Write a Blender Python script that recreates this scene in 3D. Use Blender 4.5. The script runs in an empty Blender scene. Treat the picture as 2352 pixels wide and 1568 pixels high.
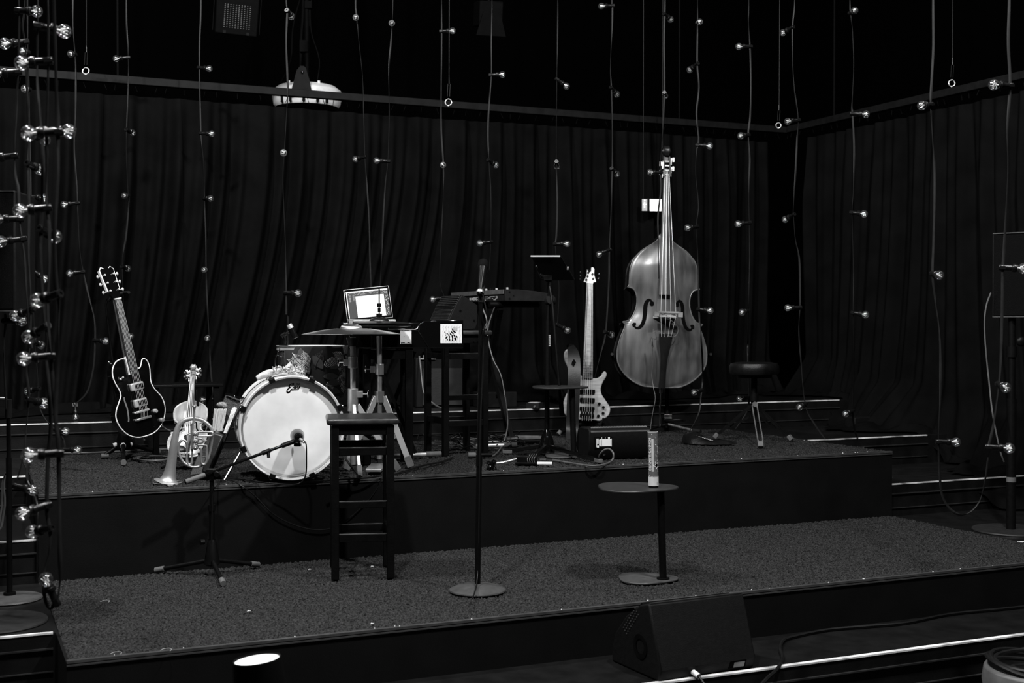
import bpy, bmesh, math, random
from math import sin, cos, pi, radians, atan2, sqrt, tan
from mathutils import Vector, Matrix, Euler, Quaternion
import numpy as np
rng = random.Random(7)
C = bpy.context.scene.collection
V = Vector
# ---------- camera model: 2352x1568 frame ----------
FPX, CAMZ = 2900.0, 1.2
PITCH = math.atan((784 - 745) / FPX)
cam_d = bpy.data.cameras.new('camera'); cam = bpy.data.objects.new('camera', cam_d); C.objects.link(cam)
cam.location = (0, 0, CAMZ); cam.rotation_euler = (pi / 2 - PITCH, 0, 0)
cam_d.sensor_width = 36; cam_d.lens = 36 * FPX / 2352; cam_d.clip_start = .05; cam_d.clip_end = 100
cam_d.dof.use_dof = True; cam_d.dof.focus_distance = 6.6; cam_d.dof.aperture_fstop = 4.0
bpy.context.scene.camera = cam
RC = cam.rotation_euler.to_matrix()
def ray(px, py):
    return RC @ V(((px - 1176) / FPX, (784 - py) / FPX, -1))
def at(px, py, Y):
    d = ray(px, py); return V((0, 0, CAMZ)) + d * (Y / d.y)
def gnd(px, py, z):
    d = ray(px, py); return V((0, 0, CAMZ)) + d * ((z - CAMZ) / d.z)
SA = radians(24); CS, SN = cos(SA), sin(SA)
def uv(u, v, z=0): return V((u * CS - v * SN, u * SN + v * CS, z))
# ---------- materials ----------
def M(name, col=.02, rough=.5, metal=0., spec=.5, noise=0., nscale=20., bump=0., bscale=60., stretch=None, coat=0., aniso=0., sheen=0., emit=0., dark=None):
    m = bpy.data.materials.new(name); m.use_nodes = True; nt = m.node_tree; b = nt.nodes['Principled BSDF']
    L = nt.links.new
    b.inputs['Roughness'].default_value = rough; b.inputs['Metallic'].default_value = metal
    b.inputs['Specular IOR Level'].default_value = spec
    b.inputs['Base Color'].default_value = (col, col, col, 1)
    if aniso:
        tg = nt.nodes.new('ShaderNodeTangent'); tg.direction_type = 'RADIAL'; tg.axis = 'Z'; L(tg.outputs[0], b.inputs['Tangent'])
    if coat: b.inputs['Coat Weight'].default_value = coat; b.inputs['Coat Roughness'].default_value = .05 if col < .01 else .24
    if aniso: b.inputs['Anisotropic'].default_value = aniso
    if sheen: b.inputs['Sheen Weight'].default_value = sheen
    if emit:
        b.inputs['Emission Color'].default_value = (1, 1, 1, 1); b.inputs['Emission Strength'].default_value = emit
    tc = nt.nodes.new('ShaderNodeTexCoord'); mp = nt.nodes.new('ShaderNodeMapping'); L(tc.outputs['Object'], mp.inputs['Vector'])
    if stretch: mp.inputs['Scale'].default_value = stretch
    n = nt.nodes.new('ShaderNodeTexNoise'); n.inputs['Scale'].default_value = nscale; n.inputs['Detail'].default_value = 5
    L(mp.outputs['Vector'], n.inputs['Vector'])
    if noise:
        r = nt.nodes.new('ShaderNodeMapRange'); r.inputs['From Min'].default_value = .3; r.inputs['From Max'].default_value = .7
        lo = dark if dark is not None else col * (1 - noise); hi = col * (1 + noise * .6)
        r.inputs['To Min'].default_value = lo; r.inputs['To Max'].default_value = hi
        L(n.outputs['Fac'], r.inputs['Value']); L(r.outputs['Result'], b.inputs['Base Color'])
    else:
        r = nt.nodes.new('ShaderNodeMapRange'); r.inputs['To Min'].default_value = max(.02, rough * .85); r.inputs['To Max'].default_value = min(1, rough * 1.15)
        L(n.outputs['Fac'], r.inputs['Value']); L(r.outputs['Result'], b.inputs['Roughness'])
    if bump:
        n2 = nt.nodes.new('ShaderNodeTexNoise'); n2.inputs['Scale'].default_value = bscale; n2.inputs['Detail'].default_value = 3
        L(mp.outputs['Vector'], n2.inputs['Vector'])
        bp = nt.nodes.new('ShaderNodeBump'); bp.inputs['Strength'].default_value = bump; bp.inputs['Distance'].default_value = .01
        L(n2.outputs['Fac'], bp.inputs['Height']); L(bp.outputs['Normal'], b.inputs['Normal'])
    return m
def glass_mat():
    m = bpy.data.materials.new('bulb_glass'); m.use_nodes = True; nt = m.node_tree; nt.nodes.clear(); L = nt.links.new
    o = nt.nodes.new('ShaderNodeOutputMaterial'); t = nt.nodes.new('ShaderNodeBsdfTransparent'); g = nt.nodes.new('ShaderNodeBsdfGlossy')
    t.inputs['Color'].default_value = (.93, .93, .93, 1); g.inputs['Roughness'].default_value = .12
    lw = nt.nodes.new('ShaderNodeLayerWeight'); lw.inputs['Blend'].default_value = .25
    n = nt.nodes.new('ShaderNodeTexNoise'); n.inputs['Scale'].default_value = 40
    mr = nt.nodes.new('ShaderNodeMapRange'); mr.inputs['To Min'].default_value = .17; mr.inputs['To Max'].default_value = .6
    L(lw.outputs['Fresnel'], mr.inputs['Value'])
    df = nt.nodes.new('ShaderNodeBsdfDiffuse'); df.inputs['Color'].default_value = (.8, .8, .8, 1); m0 = nt.nodes.new('ShaderNodeMixShader'); m0.inputs['Fac'].default_value = .014; L(t.outputs[0], m0.inputs[1]); L(df.outputs[0], m0.inputs[2])
    mx = nt.nodes.new('ShaderNodeMixShader'); L(mr.outputs['Result'], mx.inputs['Fac']); L(m0.outputs[0], mx.inputs[1]); L(g.outputs[0], mx.inputs[2]); L(mx.outputs[0], o.inputs['Surface'])
    return m
MAT = dict(
    wall=M('black_wall', .001, .95, spec=.0), floor=M('black_floor', .006, .4, spec=.25, noise=.5, nscale=9, bump=.08, bscale=120),
    riser=M('black_riser_paint', .0038, .6, spec=.12, noise=.25, nscale=6, bump=.05, bscale=150),
    nose=M('worn_white_edge', .75, .45, noise=.8, nscale=7, dark=.05), lip=M('dark_steel_lip', .06, .35, .6, noise=.5, nscale=9),
    trim=M('platform_edge_strip', .05, .5, .2, noise=.4, nscale=30),
    carpet=M('dark_carpet', .033, .95, spec=.04, noise=.85, nscale=110, bump=.8, bscale=200, dark=.003),
    cloth=M('black_curtain', .0045, .9, spec=.0, sheen=.0, noise=.25, nscale=5, bump=.05, bscale=200), rail=M('dark_rail', .0065, .6, spec=.1, noise=.3),
    blk=M('black_plastic', .004, .28, spec=.05, noise=.3), blkm=M('black_matt', .002, .7, spec=.05, noise=.3), blkg=M('black_gloss', .0025, .07, spec=.6, coat=.6),
    blkmet=M('black_powder_coat', .003, .42, spec=.14, noise=.3, nscale=60), cab=M('black_textured_cabinet', .005, .55, spec=.14, noise=.3, nscale=60, bump=.25, bscale=400),
    grille=M('dark_grille', .002, .6, .0, spec=.06, noise=.4, nscale=200, bump=.5, bscale=600),
    chrome=M('chrome', .75, .12, 1.), chromed=M('worn_chrome', .5, .33, .8, noise=.2), steel=M('satin_steel', .42, .4, .75, noise=.2),
    alu=M('aluminium', .72, .34, .6), white=M('white_plastic', .75, .4, noise=.06), cream=M('cream_lacquer', .62, .25, noise=.08, coat=.4),
    head=M('coated_drum_head', .8, .55, noise=.11, nscale=9), rubber=M('grey_rubber', .09, .7, noise=.3), rubberd=M('dark_rubber', .012, .7, spec=.1, noise=.3),
    brass=M('dull_lacquered_brass', .42, .36, .62, noise=.35, nscale=9), cym=M('bronze_cymbal', .55, .32, .95, noise=.15, nscale=12, aniso=.9), cymd=M('dark_cymbal', .05, .38, .9, noise=.3),
    bassw=M('aged_bass_varnish', .066, .33, noise=.85, nscale=4.5, stretch=(3.2, 1, .8), coat=1., spec=.5, dark=.022),
    viol=M('violin_varnish', .28, .25, noise=.35, nscale=9, stretch=(4, 1, 1), coat=.4), ebony=M('sheen_grey_ebony', .06, .38, noise=.3, nscale=12, stretch=(6, 1, 1)),  # fingerboard ebony is greyed: its shine is put into the base colour
    ebd=M('black_ebony', .008, .4, noise=.3), maple=M('flamed_maple', .40, .33, noise=.35, nscale=7, stretch=(1, 1, 9), coat=.3),
    labelg=M('grey_label', .17, .5, noise=.2), rosewd=M('dark_rosewood', .028, .5, spec=.2, noise=.35, nscale=20, stretch=(5, 1, 1)), rosew=M('rosewood_board', .10, .45, noise=.35, nscale=20, stretch=(5, 1, 1)), rimw=M('worn_edge_varnish', .11, .35, noise=.5, nscale=12), ribw=M('dark_varnish_ribs', .008, .4, spec=.2, noise=.4), bind=M('white_binding', .8, .35, noise=.05),
    string=M('wound_string', .85, .4, .5), cable=M('black_cable', .006, .45, spec=.25, noise=.3), cableg=M('grey_cable', .09, .45, noise=.3), festc=M('flat_rubber_cable', .011, .5, spec=.2, noise=.3, nscale=30),
    sock=M('black_lamp_socket', .005, .3, spec=.25, noise=.2), fil=M('bulb_filament_wire', .95, .4, .15), glass=glass_mat(),
    stool=M('black_stained_wood', .0025, .45, spec=.12, noise=.4, nscale=20, bump=.08, bscale=90), worn=M('worn_stool_edge', .07, .4, noise=.9, nscale=14, dark=.006, stretch=(1, 1, 6)),
    seatg=M('speckled_seat_wood', .03, .3, noise=.6, nscale=40, dark=.006, stretch=(.6, 4, 1)),
    leather=M('black_leather', .005, .4, spec=.25, noise=.3, bump=.15, bscale=150), leatherg=M('grey_leather', .013, .45, noise=.3, bump=.1, bscale=150),
    brist=M('pale_bristle', .62, .7, noise=.35, nscale=30, stretch=(12, 12, 1)), felt=M('grey_felt', .22, .9, noise=.5, nscale=80, bump=.8, bscale=120),
    dryst=M('pale_dried_husk', .5, .7, noise=.4, nscale=60), screen=None, printd=M('black_print', .003, .8, spec=.02, noise=.2), printw=M('white_print', .7, .5, noise=.1), printg=M('grey_print', .42, .6, noise=.1),
    label=M('white_label', .72, .5, noise=.08), tube=M('printed_tube_grey', .10, .45, noise=.3, nscale=60), paleb=M('pale_paper_band', .55, .5, noise=.08), foil=M('silver_band', .62, .3, .5),
    tabm=M('grey_table_metal', .018, .42, noise=.3, nscale=30), basem=M('grey_base_metal', .05, .45, noise=.3, nscale=30),
    leafd=M('leaf_print_mid', .07, .8, noise=.3), leafl=M('leaf_print_light', .5, .8, noise=.3), fabric=M('dark_print_fabric', .010, .85, noise=.4, sheen=.1),
    shellw=M('snare_shell', .03, .2, noise=.4, coat=.4), lampw=M('white_lamp_housing', .85, .45, noise=.1), lens=M('grey_lens', .09, .3, noise=.3),
    tub=M('pale_tub', .12, .5, noise=.2),
)
MAT['screen'] = M('lit_screen', .02, .3, emit=1.15); MAT['glow'] = M('lamp_glow', .8, .5, emit=2.0); MAT['exitl'] = M('backlit_sign', .8, .5, emit=2.2); MAT['exitd'] = M('backlit_sign_grey', .3, .5, emit=.22)
MAT['scrdim'] = M('dim_screen', .02, .3, noise=.2, emit=.02)
# ---------- mesh builder ----------
def smooth_pts(pts, n=6, closed=False):
    P = [V(p) for p in pts]; out = []; k = len(P)
    for i in range(k if closed else k - 1):
        p0 = P[(i - 1) % k] if closed or i > 0 else P[0]; p1 = P[i]; p2 = P[(i + 1) % k]; p3 = P[(i + 2) % k] if closed or i + 2 < k else P[-1]
        for j in range(n):
            t = j / n
            out.append(.5 * ((2 * p1) + (p2 - p0) * t + (2 * p0 - 5 * p1 + 4 * p2 - p3) * t * t + (3 * p1 - p0 - 3 * p2 + p3) * t ** 3))
    if not closed: out.append(P[-1])
    return out
class MB:
    def __init__(s): s.v = []; s.f = []; s.m = []; s.mi = 0
    def add(s, vs, fs, T=None):
        b = len(s.v)
        s.v += [tuple(T @ V(p)) if T else tuple(p) for p in vs]
        s.f += [tuple(b + i for i in f) for f in fs]; s.m += [s.mi] * len(fs); return s
    def box(s, c, d, T=None):
        x, y, z = (q / 2 for q in d); c = V(c)
        vs = [c + V((a * x, b * y, e * z)) for a in (-1, 1) for b in (-1, 1) for e in (-1, 1)]
        return s.add(vs, [(0, 1, 3, 2), (4, 6, 7, 5), (0, 4, 5, 1), (2, 3, 7, 6), (0, 2, 6, 4), (1, 5, 7, 3)], T)
    def bar(s, a, b, w, h, up=(0, 0, 1)):
        a, b = V(a), V(b); d = (b - a); L = d.length; z = d.normalized(); x = V(up).cross(z)
        if x.length < 1e-4: x = V((1, 0, 0)).cross(z)
        x.normalize(); y = z.cross(x)
        R = Matrix((x, y, z)).transposed().to_4x4(); R.translation = (a + b) / 2
        return s.box((0, 0, 0), (w, h, L), R)
    def tube(s, path, r, n=8, closed=False, flat=None, twist=None, caps=True):
        P = [V(p) for p in path]; k = len(P); b = len(s.v)
        R = r if isinstance(r, (list, tuple)) else [r] * k
        t0 = None; vs = []
        for i in range(k):
            if closed: t = P[(i + 1) % k] - P[i - 1]
            else: t = P[min(i + 1, k - 1)] - P[max(i - 1, 0)]
            if t.length < 1e-9: t = V((0, 0, 1))
            t.normalize()
            if t0 is None:
                x = t.orthogonal() if abs(t.z) < .9 else V((1, 0, 0)) - t * t.x
                x.normalize()
            else:
                x = x - t * x.dot(t)
                if x.length < 1e-6: x = t.orthogonal()
                x.normalize()
            t0 = t; y = t.cross(x); a0 = twist[i] if twist else 0
            for j in range(n):
                a = 2 * pi * j / n; cx_, cy_ = cos(a) * R[i], sin(a) * R[i] * (flat or 1)
                ca, sa = cos(a0), sin(a0)
                vs.append(P[i] + x * (cx_ * ca - cy_ * sa) + y * (cx_ * sa + cy_ * ca))
        fs = []
        for i in range(k if closed else k - 1):
            for j in range(n):
                i2 = (i + 1) % k; fs.append((i * n + j, i * n + (j + 1) % n, i2 * n + (j + 1) % n, i2 * n + j))
        if not closed and caps: fs.append(tuple(range(n))[::-1]); fs.append(tuple((k - 1) * n + j for j in range(n)))
        return s.add(vs, fs)
    def cyl(s, a, b, r, n=14, r2=None): return s.tube([a, b], [r, r if r2 is None else r2], n)
    def lathe(s, prof, n=32, T=None, closed=False):
        k = len(prof); vs = []; fs = []
        for (r, z) in prof:
            for j in range(n): vs.append((max(r, 1e-5) * cos(2 * pi * j / n), max(r, 1e-5) * sin(2 * pi * j / n), z))
        for i in range(k if closed else k - 1):
            for j in range(n):
                i2 = (i + 1) % k; fs.append((i * n + j, i * n + (j + 1) % n, i2 * n + (j + 1) % n, i2 * n + j))
        return s.add(vs, fs, T)
    def prism(s, out, y0, y1, T=None):
        k = len(out); vs = [(p[0], y0, p[1]) for p in out] + [(p[0], y1, p[1]) for p in out]
        fs = [tuple(range(k)), tuple(range(k, 2 * k))[::-1]] + [(i, k + i, k + (i + 1) % k, (i + 1) % k) for i in range(k)]
        return s.add(vs, fs, T)
    def ball(s, c, r, n=12, sc=(1, 1, 1), T=None):
        c = V(c); vs = []; fs = []; m = max(5, n // 2 + 1)
        for i in range(m + 1):
            th = pi * i / m
            for j in range(n):
                ph = 2 * pi * j / n; vs.append(c + V((sin(th) * cos(ph) * r * sc[0], sin(th) * sin(ph) * r * sc[1], cos(th) * r * sc[2])))
        for i in range(m):
            for j in range(n): fs.append((i * n + j, (i + 1) * n + j, (i + 1) * n + (j + 1) % n, i * n + (j + 1) % n))
        return s.add(vs, fs, T)
    def ribbon(s, pts, w, nrm, th=.0006):
        P = [V(p) for p in pts]; k = len(P); W = w if isinstance(w, (list, tuple)) else [w] * k; N = V(nrm).normalized(); vs = []; fs = []
        for i in range(k):
            t = (P[min(i + 1, k - 1)] - P[max(i - 1, 0)]).normalized(); x = t.cross(N).normalized() * W[i] / 2
            vs += [P[i] - x, P[i] + x, P[i] + x + N * th, P[i] - x + N * th]
        for i in range(k - 1):
            for j in range(4): fs.append((i * 4 + j, i * 4 + (j + 1) % 4, i * 4 + 4 + (j + 1) % 4, i * 4 + 4 + j))
        fs += [(0, 1, 2, 3), tuple((k - 1) * 4 + j for j in (3, 2, 1, 0))]
        return s.add(vs, fs)
    def grid(s, nx, ny, fn):
        vs = [fn(i / (nx - 1), j / (ny - 1)) for j in range(ny) for i in range(nx)]
        fs = [(j * nx + i, j * nx + i + 1, (j + 1) * nx + i + 1, (j + 1) * nx + i) for j in range(ny - 1) for i in range(nx - 1)]
        return s.add(vs, fs)
    def mesh(s, name, mats, ang=38):
        me = bpy.data.meshes.new(name); me.from_pydata(s.v, [], s.f)
        for m in (mats if isinstance(mats, (list, tuple)) else [mats]): me.materials.append(m)
        if any(s.m): me.polygons.foreach_set('material_index', s.m)
        bm = bmesh.new(); bm.from_mesh(me); bmesh.ops.recalc_face_normals(bm, faces=bm.faces); bm.to_mesh(me); bm.free()
        me.polygons.foreach_set('use_smooth', [True] * len(me.polygons)); me.set_sharp_from_angle(angle=radians(ang)); me.update()
        return me
    def build(s, name, mats, parent=None, bevel=0, seg=2, off=None, ang=38, label=None):
        if off is not None: s.v = [tuple(V(p) - V(off)) for p in s.v]
        me = s.mesh(name, mats, ang)
        o = bpy.data.objects.new(name, me); C.objects.link(o)
        if parent: o.parent = parent
        if bevel:
            b = o.modifiers.new('bevel', 'BEVEL'); b.width = bevel; b.segments = seg; b.limit_method = 'ANGLE'; b.angle_limit = radians(40); b.harden_normals = False
        if label: o['label'] = label
        return o
def thing(name, label, cat, loc=(0, 0, 0), rot=(0, 0, 0), group=None):
    o = bpy.data.objects.new(name, None); o.empty_display_size = .1; C.objects.link(o); o.location = loc; o.rotation_euler = rot
    return tag(o, label, cat, group)
def tag(o, label, cat, group=None, kind=None):
    o['label'] = label; o['category'] = cat
    if group: o['group'] = group
    if kind: o['kind'] = kind
    return o
def struct(o): o['kind'] = 'structure'; return o
def copy_tree(o, parent=None):
    c = o.copy(); C.objects.link(c); c.parent = parent
    for ch in list(o.children): copy_tree(ch, c)
    return c
def text(name, body, size, mat, parent, T, shear=0., th=.0004, fit=None, bend=None, spacing=1., bold=.012):
    cu = bpy.data.curves.new(name, 'FONT'); cu.body = body; cu.size = size; cu.shear = shear; cu.extrude = th; cu.offset = bold * size; cu.align_x = 'CENTER'; cu.align_y = 'CENTER'; cu.space_character = spacing
    t = bpy.data.objects.new(name, cu); C.objects.link(t); bpy.context.view_layer.update()
    me = bpy.data.meshes.new_from_object(t.evaluated_get(bpy.context.evaluated_depsgraph_get()))
    bpy.data.objects.remove(t); bpy.data.curves.remove(cu)
    if fit:
        xs = [v.co.x for v in me.vertices]; k = fit / (max(xs) - min(xs))
        for v in me.vertices: v.co.x *= k
    for v in me.vertices: v.co = bend(v.co) if bend else T @ v.co
    me.materials.clear(); me.materials.append(mat)
    o = bpy.data.objects.new(name, me); C.objects.link(o); o.parent = parent; return o
TXZ = Matrix(((1, 0, 0, 0), (0, 0, -1, 0), (0, 1, 0, 0), (0, 0, 0, 1)))   # text plane facing -Y
# ================= ROOM SHELL =================
EDGES = [(3.3, -.6, -.4), (4.25, -.4, -.2), (5.2, -.2, 0.), (6.235, 0., .2), (7.11, .2, .4), (8.1, .4, .6)]
U0, U1, V0, V1 = -6.9, 9.0, -3.4, 12.4
def tier(v):
    z = -.6
    for e, a, b in EDGES:
        if v >= e: z = b
    return z
prof = [(V0, -.6)]
for e, a, b in EDGES: prof += [(e, a), (e, b)]
prof.append((V1, .6))
b = MB(); vs = []; 
for (v, z) in prof: vs += [uv(U0, v, z), uv(U1, v, z)]
b.add(vs, [(2 * i, 2 * i + 1, 2 * i + 3, 2 * i + 2) for i in range(len(prof) - 1)])
k = len(vs); b.add([uv(U0, V0, -.8), uv(U1, V0, -.8), uv(U1, V1, -.8), uv(U0, V1, -.8)], [(0, 1, 2, 3)])
struct(b.build('floor', MAT['floor'], ang=20))
ZC = 5.7
def wall(name, a, c, zb=-.8, zt=ZC, th=.1):
    a, c = V(a), V(c); d = (c - a); L = d.length; mid = (a + c) / 2; mid.z = (zb + zt) / 2
    T = Matrix.Rotation(atan2(d.y, d.x), 4, 'Z'); T.translation = mid
    w = MB(); w.box((0, 0, 0), (L, th, zt - zb), T); return struct(w.build(name, MAT['wall']))
wall('wall_back', uv(U0, V1 + .05), uv(U1, V1 + .05)); wall('wall_front', uv(U0, V0 - .05), uv(U1, V0 - .05))
wall('wall_left', uv(U0 - .05, V0), uv(U0 - .05, V1)); wall('wall_right', uv(U1 + .05, V0), uv(U1 + .05, V1))
b = MB(); b.add([uv(U0, V0, ZC), uv(U1, V0, ZC), uv(U1, V1, ZC), uv(U0, V1, ZC), uv(U0, V0, ZC + .1), uv(U1, V0, ZC + .1), uv(U1, V1, ZC + .1), uv(U0, V1, ZC + .1)], [(0, 1, 2, 3), (4, 5, 6, 7), (0, 1, 5, 4), (1, 2, 6, 5), (2, 3, 7, 6), (3, 0, 4, 7)])
struct(b.build('ceiling', MAT['wall']))
# edge nosings (bright worn strip) and the steel profile lines below them
def uvbox(m, u0, u1, v0, v1, z0, z1):
    vs = [uv(u, v, z) for z in (z0, z1) for (u, v) in ((u0, v0), (u1, v0), (u1, v1), (u0, v1))]
    m.add(vs, [(0, 3, 2, 1), (4, 5, 6, 7), (0, 1, 5, 4), (1, 2, 6, 5), (2, 3, 7, 6), (3, 0, 4, 7)]); return m
n = 1
for e, a, z in EDGES[1:]:
    spans = [(U0, 6.45)] if z > 0 else [(U0, 8.9)]
    if z in (0., ): spans = [(U0, .36), (5.36, 8.9)]
    if z == .2: spans = [(U0, .36), (5.36, 8.9)]
    if z == .4: spans = [(U0, .36), (5.36, 6.45)]
    for (a0, a1) in spans:
        q = MB(); uvbox(q, a0, a1, e - .004, e + (.02 if z < -.1 else .013), z - .003, z + .004)
        struct(q.build('trim_%d' % n, MAT['nose'])); n += 1
        q = MB(); uvbox(q, a0, a1, e - .012, e, z - .062, z - .056); uvbox(q, a0, a1, e - .010, e, z - .150, z - .146)
        struct(q.build('trim_%d' % n, MAT['lip'])); n += 1
# ---------- carpeted front platform and riser ----------
def carpet(name, u0, u1, v0, v1, z, step, parent, org, seed):
    nu, nv = int((u1 - u0) / step) + 1, int((v1 - v0) / step) + 1
    R = np.random.RandomState(seed)
    h = R.rand(nv, nu); h = h ** 1.5
    big = R.rand(nv // 3 + 2, nu // 3 + 2); big = np.kron(big, np.ones((3, 3)))[:nv, :nu]
    zz = z - .012 + .0115 * h + .0015 * big
    zz[0, :] = zz[-1, :] = z - .012; zz[:, 0] = zz[:, -1] = z - .012
    U = np.linspace(u0, u1, nu)[None, :] + (R.rand(nv, nu) - .5) * step * .7; W = np.linspace(v0, v1, nv)[:, None] + (R.rand(nv, nu) - .5) * step * .7
    U = np.clip(U, u0, u1); W = np.clip(W, v0, v1)
    P = np.stack([U * CS - W * SN - org.x, U * SN + W * CS - org.y, zz - org.z], -1).reshape(-1, 3)
    I = np.arange(nu * nv).reshape(nv, nu)
    Q = np.stack([I[:-1, :-1], I[:-1, 1:], I[1:, 1:], I[1:, :-1]], -1).reshape(-1, 4)
    me = bpy.data.meshes.new(name); me.vertices.add(len(P)); me.vertices.foreach_set('co', P.ravel())
    me.loops.add(Q.size); me.loops.foreach_set('vertex_index', Q.ravel().astype(np.int32)); me.polygons.add(len(Q))
    me.polygons.foreach_set('loop_start', np.arange(0, Q.size, 4, dtype=np.int32)); me.polygons.foreach_set('use_smooth', np.ones(len(Q), dtype=bool)); me.update(calc_edges=True); me.validate()
    me.materials.append(MAT['carpet']); o = bpy.data.objects.new(name, me); C.objects.link(o); o.parent = parent
    o['kind'] = 'stuff'; o['label'] = 'dark short pile carpet'
    return o
UL, UR = .37, 5.36
def platform(name, label, v0, v1, z0, z1, cv0, cv1, seed, step=.0085):
    org = uv((UL + UR) / 2, v0, z0); t = thing(name, label, 'stage platform', org, group='carpeted stage platforms')
    q = MB(); uvbox(q, UL, UR, v0, v1, z0, z1 - .013); q.build('deck', MAT['riser'], t, off=org)
    q = MB(); uvbox(q, UL, UR, v0 - .004, v0 + .016, z1 - .014, z1 - .004); uvbox(q, UL, UR, v0 - .006, v0 - .001, z1 - .024, z1 - .018); q.build('edge_strip', MAT['trim'], t, off=org)
    carpet('carpet', UL + .01, UR - .01, cv0, cv1, z1, step, t, org, seed)
    # staples and dust specks on the front edge
    q = MB(); R = random.Random(seed)
    for i in range(22):
        u = R.uniform(UL + .1, UR - .1); q.ball(uv(u, v0 + R.uniform(-.004, .01), z1 - .002), R.uniform(.0015, .0035), 6)
    es_ = q.build('edge_staples', MAT['printw'], t, off=org); es_['kind'] = 'stuff'
    return t
platform('stage_platform', 'low black platform with dark carpet across the front of the stage', 4.70, 5.195, -.2, 0.016, 4.714, 6.21, 3, .0075)
platform('stage_riser', 'taller black fronted riser with dark carpet carrying the band gear', 6.215, 7.105, .004, .416, 6.23, 8.07, 5, .0095)
ZL, ZU = .016, .416      # carpet tops
# ---------- curtains ----------
def hsh(x):
    return (sin(x * 12.9898) * 43758.5453) % 1
def foldf(x, amp=.05):
    return amp * (.42 * sin(x * 38 + 2.2 * sin(x * 3.1)) + .30 * sin(x * 61 + 2.6 * sin(x * 1.7) + 1) + .45 * sin(x * 15 + 1.4 * sin(x * 5.3)))
def back_curtain(name, u0, u1, label, nx):
    org = uv((u0 + u1) / 2, 9.15, .6); q = MB(); zt, zb = 2.79, .605
    def fn(a, c):
        u = u0 + a * (u1 - u0)
        if c < .86:
            h = 1 - c / .86; z = zb + .02 + (zt - zb - .02) * h
            g = (1 - h) ** 2.2
            pull = g * (.55 * math.exp(-((u - 2.1) / .9) ** 2) + .35 * math.exp(-((u - 3.2) / .6) ** 2) + .12 * sin(u * 2.3))
            am = .075 * (.35 + .65 * min(1, (1 - h) * 4)) * (1 + .5 * g)
            v = 9.15 + foldf(u + pull, am) + .03 * sin(u * 1.9 + h * 2)
            if h < .12: v -= (.12 - h) ** 1.0 * (1.1 + .6 * sin(u * 6))
            return uv(u, v, z) - org
        k = (c - .86) / .14; v = 9.15 - .13 - .05 * sin(u * 6) - k * (.26 + .12 * sin(u * 3.7 + 1) + .06 * sin(u * 9))
        z = zb + .004 + .055 * (1 - k) ** .5 * (.5 + .5 * sin(u * 17 + k * 6 + 2 * sin(u * 4))) + .03 * max(0, sin(k * 9 + u * 7)) * (1 - k)
        return uv(u, v, z) - org
    q.grid(nx, 64, fn); o = q.build(name, MAT['cloth'], ang=80); o.location = org
    return tag(o, label, 'curtain', 'black stage curtains')
back_curtain('stage_curtain', -4.5, 6.52, 'black gathered curtain along the whole back of the stage, behind the instruments', 1050)
def side_curtain():
    org = uv(6.7, 6.5, .4); q = MB(); zt = 2.79
    def fn(a, c):
        v = 8.80 - a * 5.8; zb = tier(v) + .01
        # ease the hem over the steps
        for e, z0, z1 in EDGES:
            if abs(v - e) < .1: zb = z0 + .01 + (z1 - z0) * (v - e + .1) / .2
        h = 1 - min(1, c / .9); z = zb + .015 + (zt - zb - .015) * h; g = (1 - h) ** 2
        u = 6.7 + foldf(v * .85 + 5 + .18 * g * sin(v * 2.2), .075 * (.4 + .6 * min(1, (1 - h) * 4)))
        if h < .14: u -= (.14 - h) * (1.3 + .9 * sin(v * 5.1))
        if c > .9:
            k = (c - .9) / .1; u -= k * (.22 + .14 * sin(v * 4.3)); z = zb + .03 * (1 - k) * (1 + sin(v * 19 + k * 5)) + .004
        return uv(u, v, z) - org
    q.grid(520, 60, fn); o = q.build('stage_curtain', MAT['cloth'], ang=80); o.location = org
    tag(o, 'black gathered curtain running along the right side, behind the right loudspeaker', 'curtain', 'black stage curtains')
side_curtain()
def rail(label, a, c, nt):
    org = (V(a) + V(c)) / 2; t = thing('curtain_rail', label, 'curtain rail', org, group='curtain rails')
    q = MB(); q.bar(a, c, .05, .055); q.build('bar', MAT['rail'], t, off=org, bevel=.004)
    q = MB(); d = V(c) - V(a)
    for i in range(nt):
        p = V(a) + d * ((i + .5 + rng.uniform(-.3, .3)) / nt); s = rng.uniform(-.03, .03)
        q = MB(); q.bar(p - V((0, 0, .02)), p + V((s * CS, s * SN, -.075)), .006, .003); q.build('tie', MAT['cloth'], t, off=org)
    for f in (.1, .5, .9):
        p = V(a) + d * f; q = MB(); q.cyl(p, (p.x, p.y, ZC), .008, 8); q.build('suspension_rod', MAT['blkm'], t, off=org)
rail('long dark rail holding the back curtains', uv(-4.6, 9.15, 2.9), uv(6.75, 9.15, 2.9), 95)
rail('dark rail holding the right side curtain', uv(6.7, 9.1, 2.9), uv(6.7, 3.0, 2.9), 50)
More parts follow.
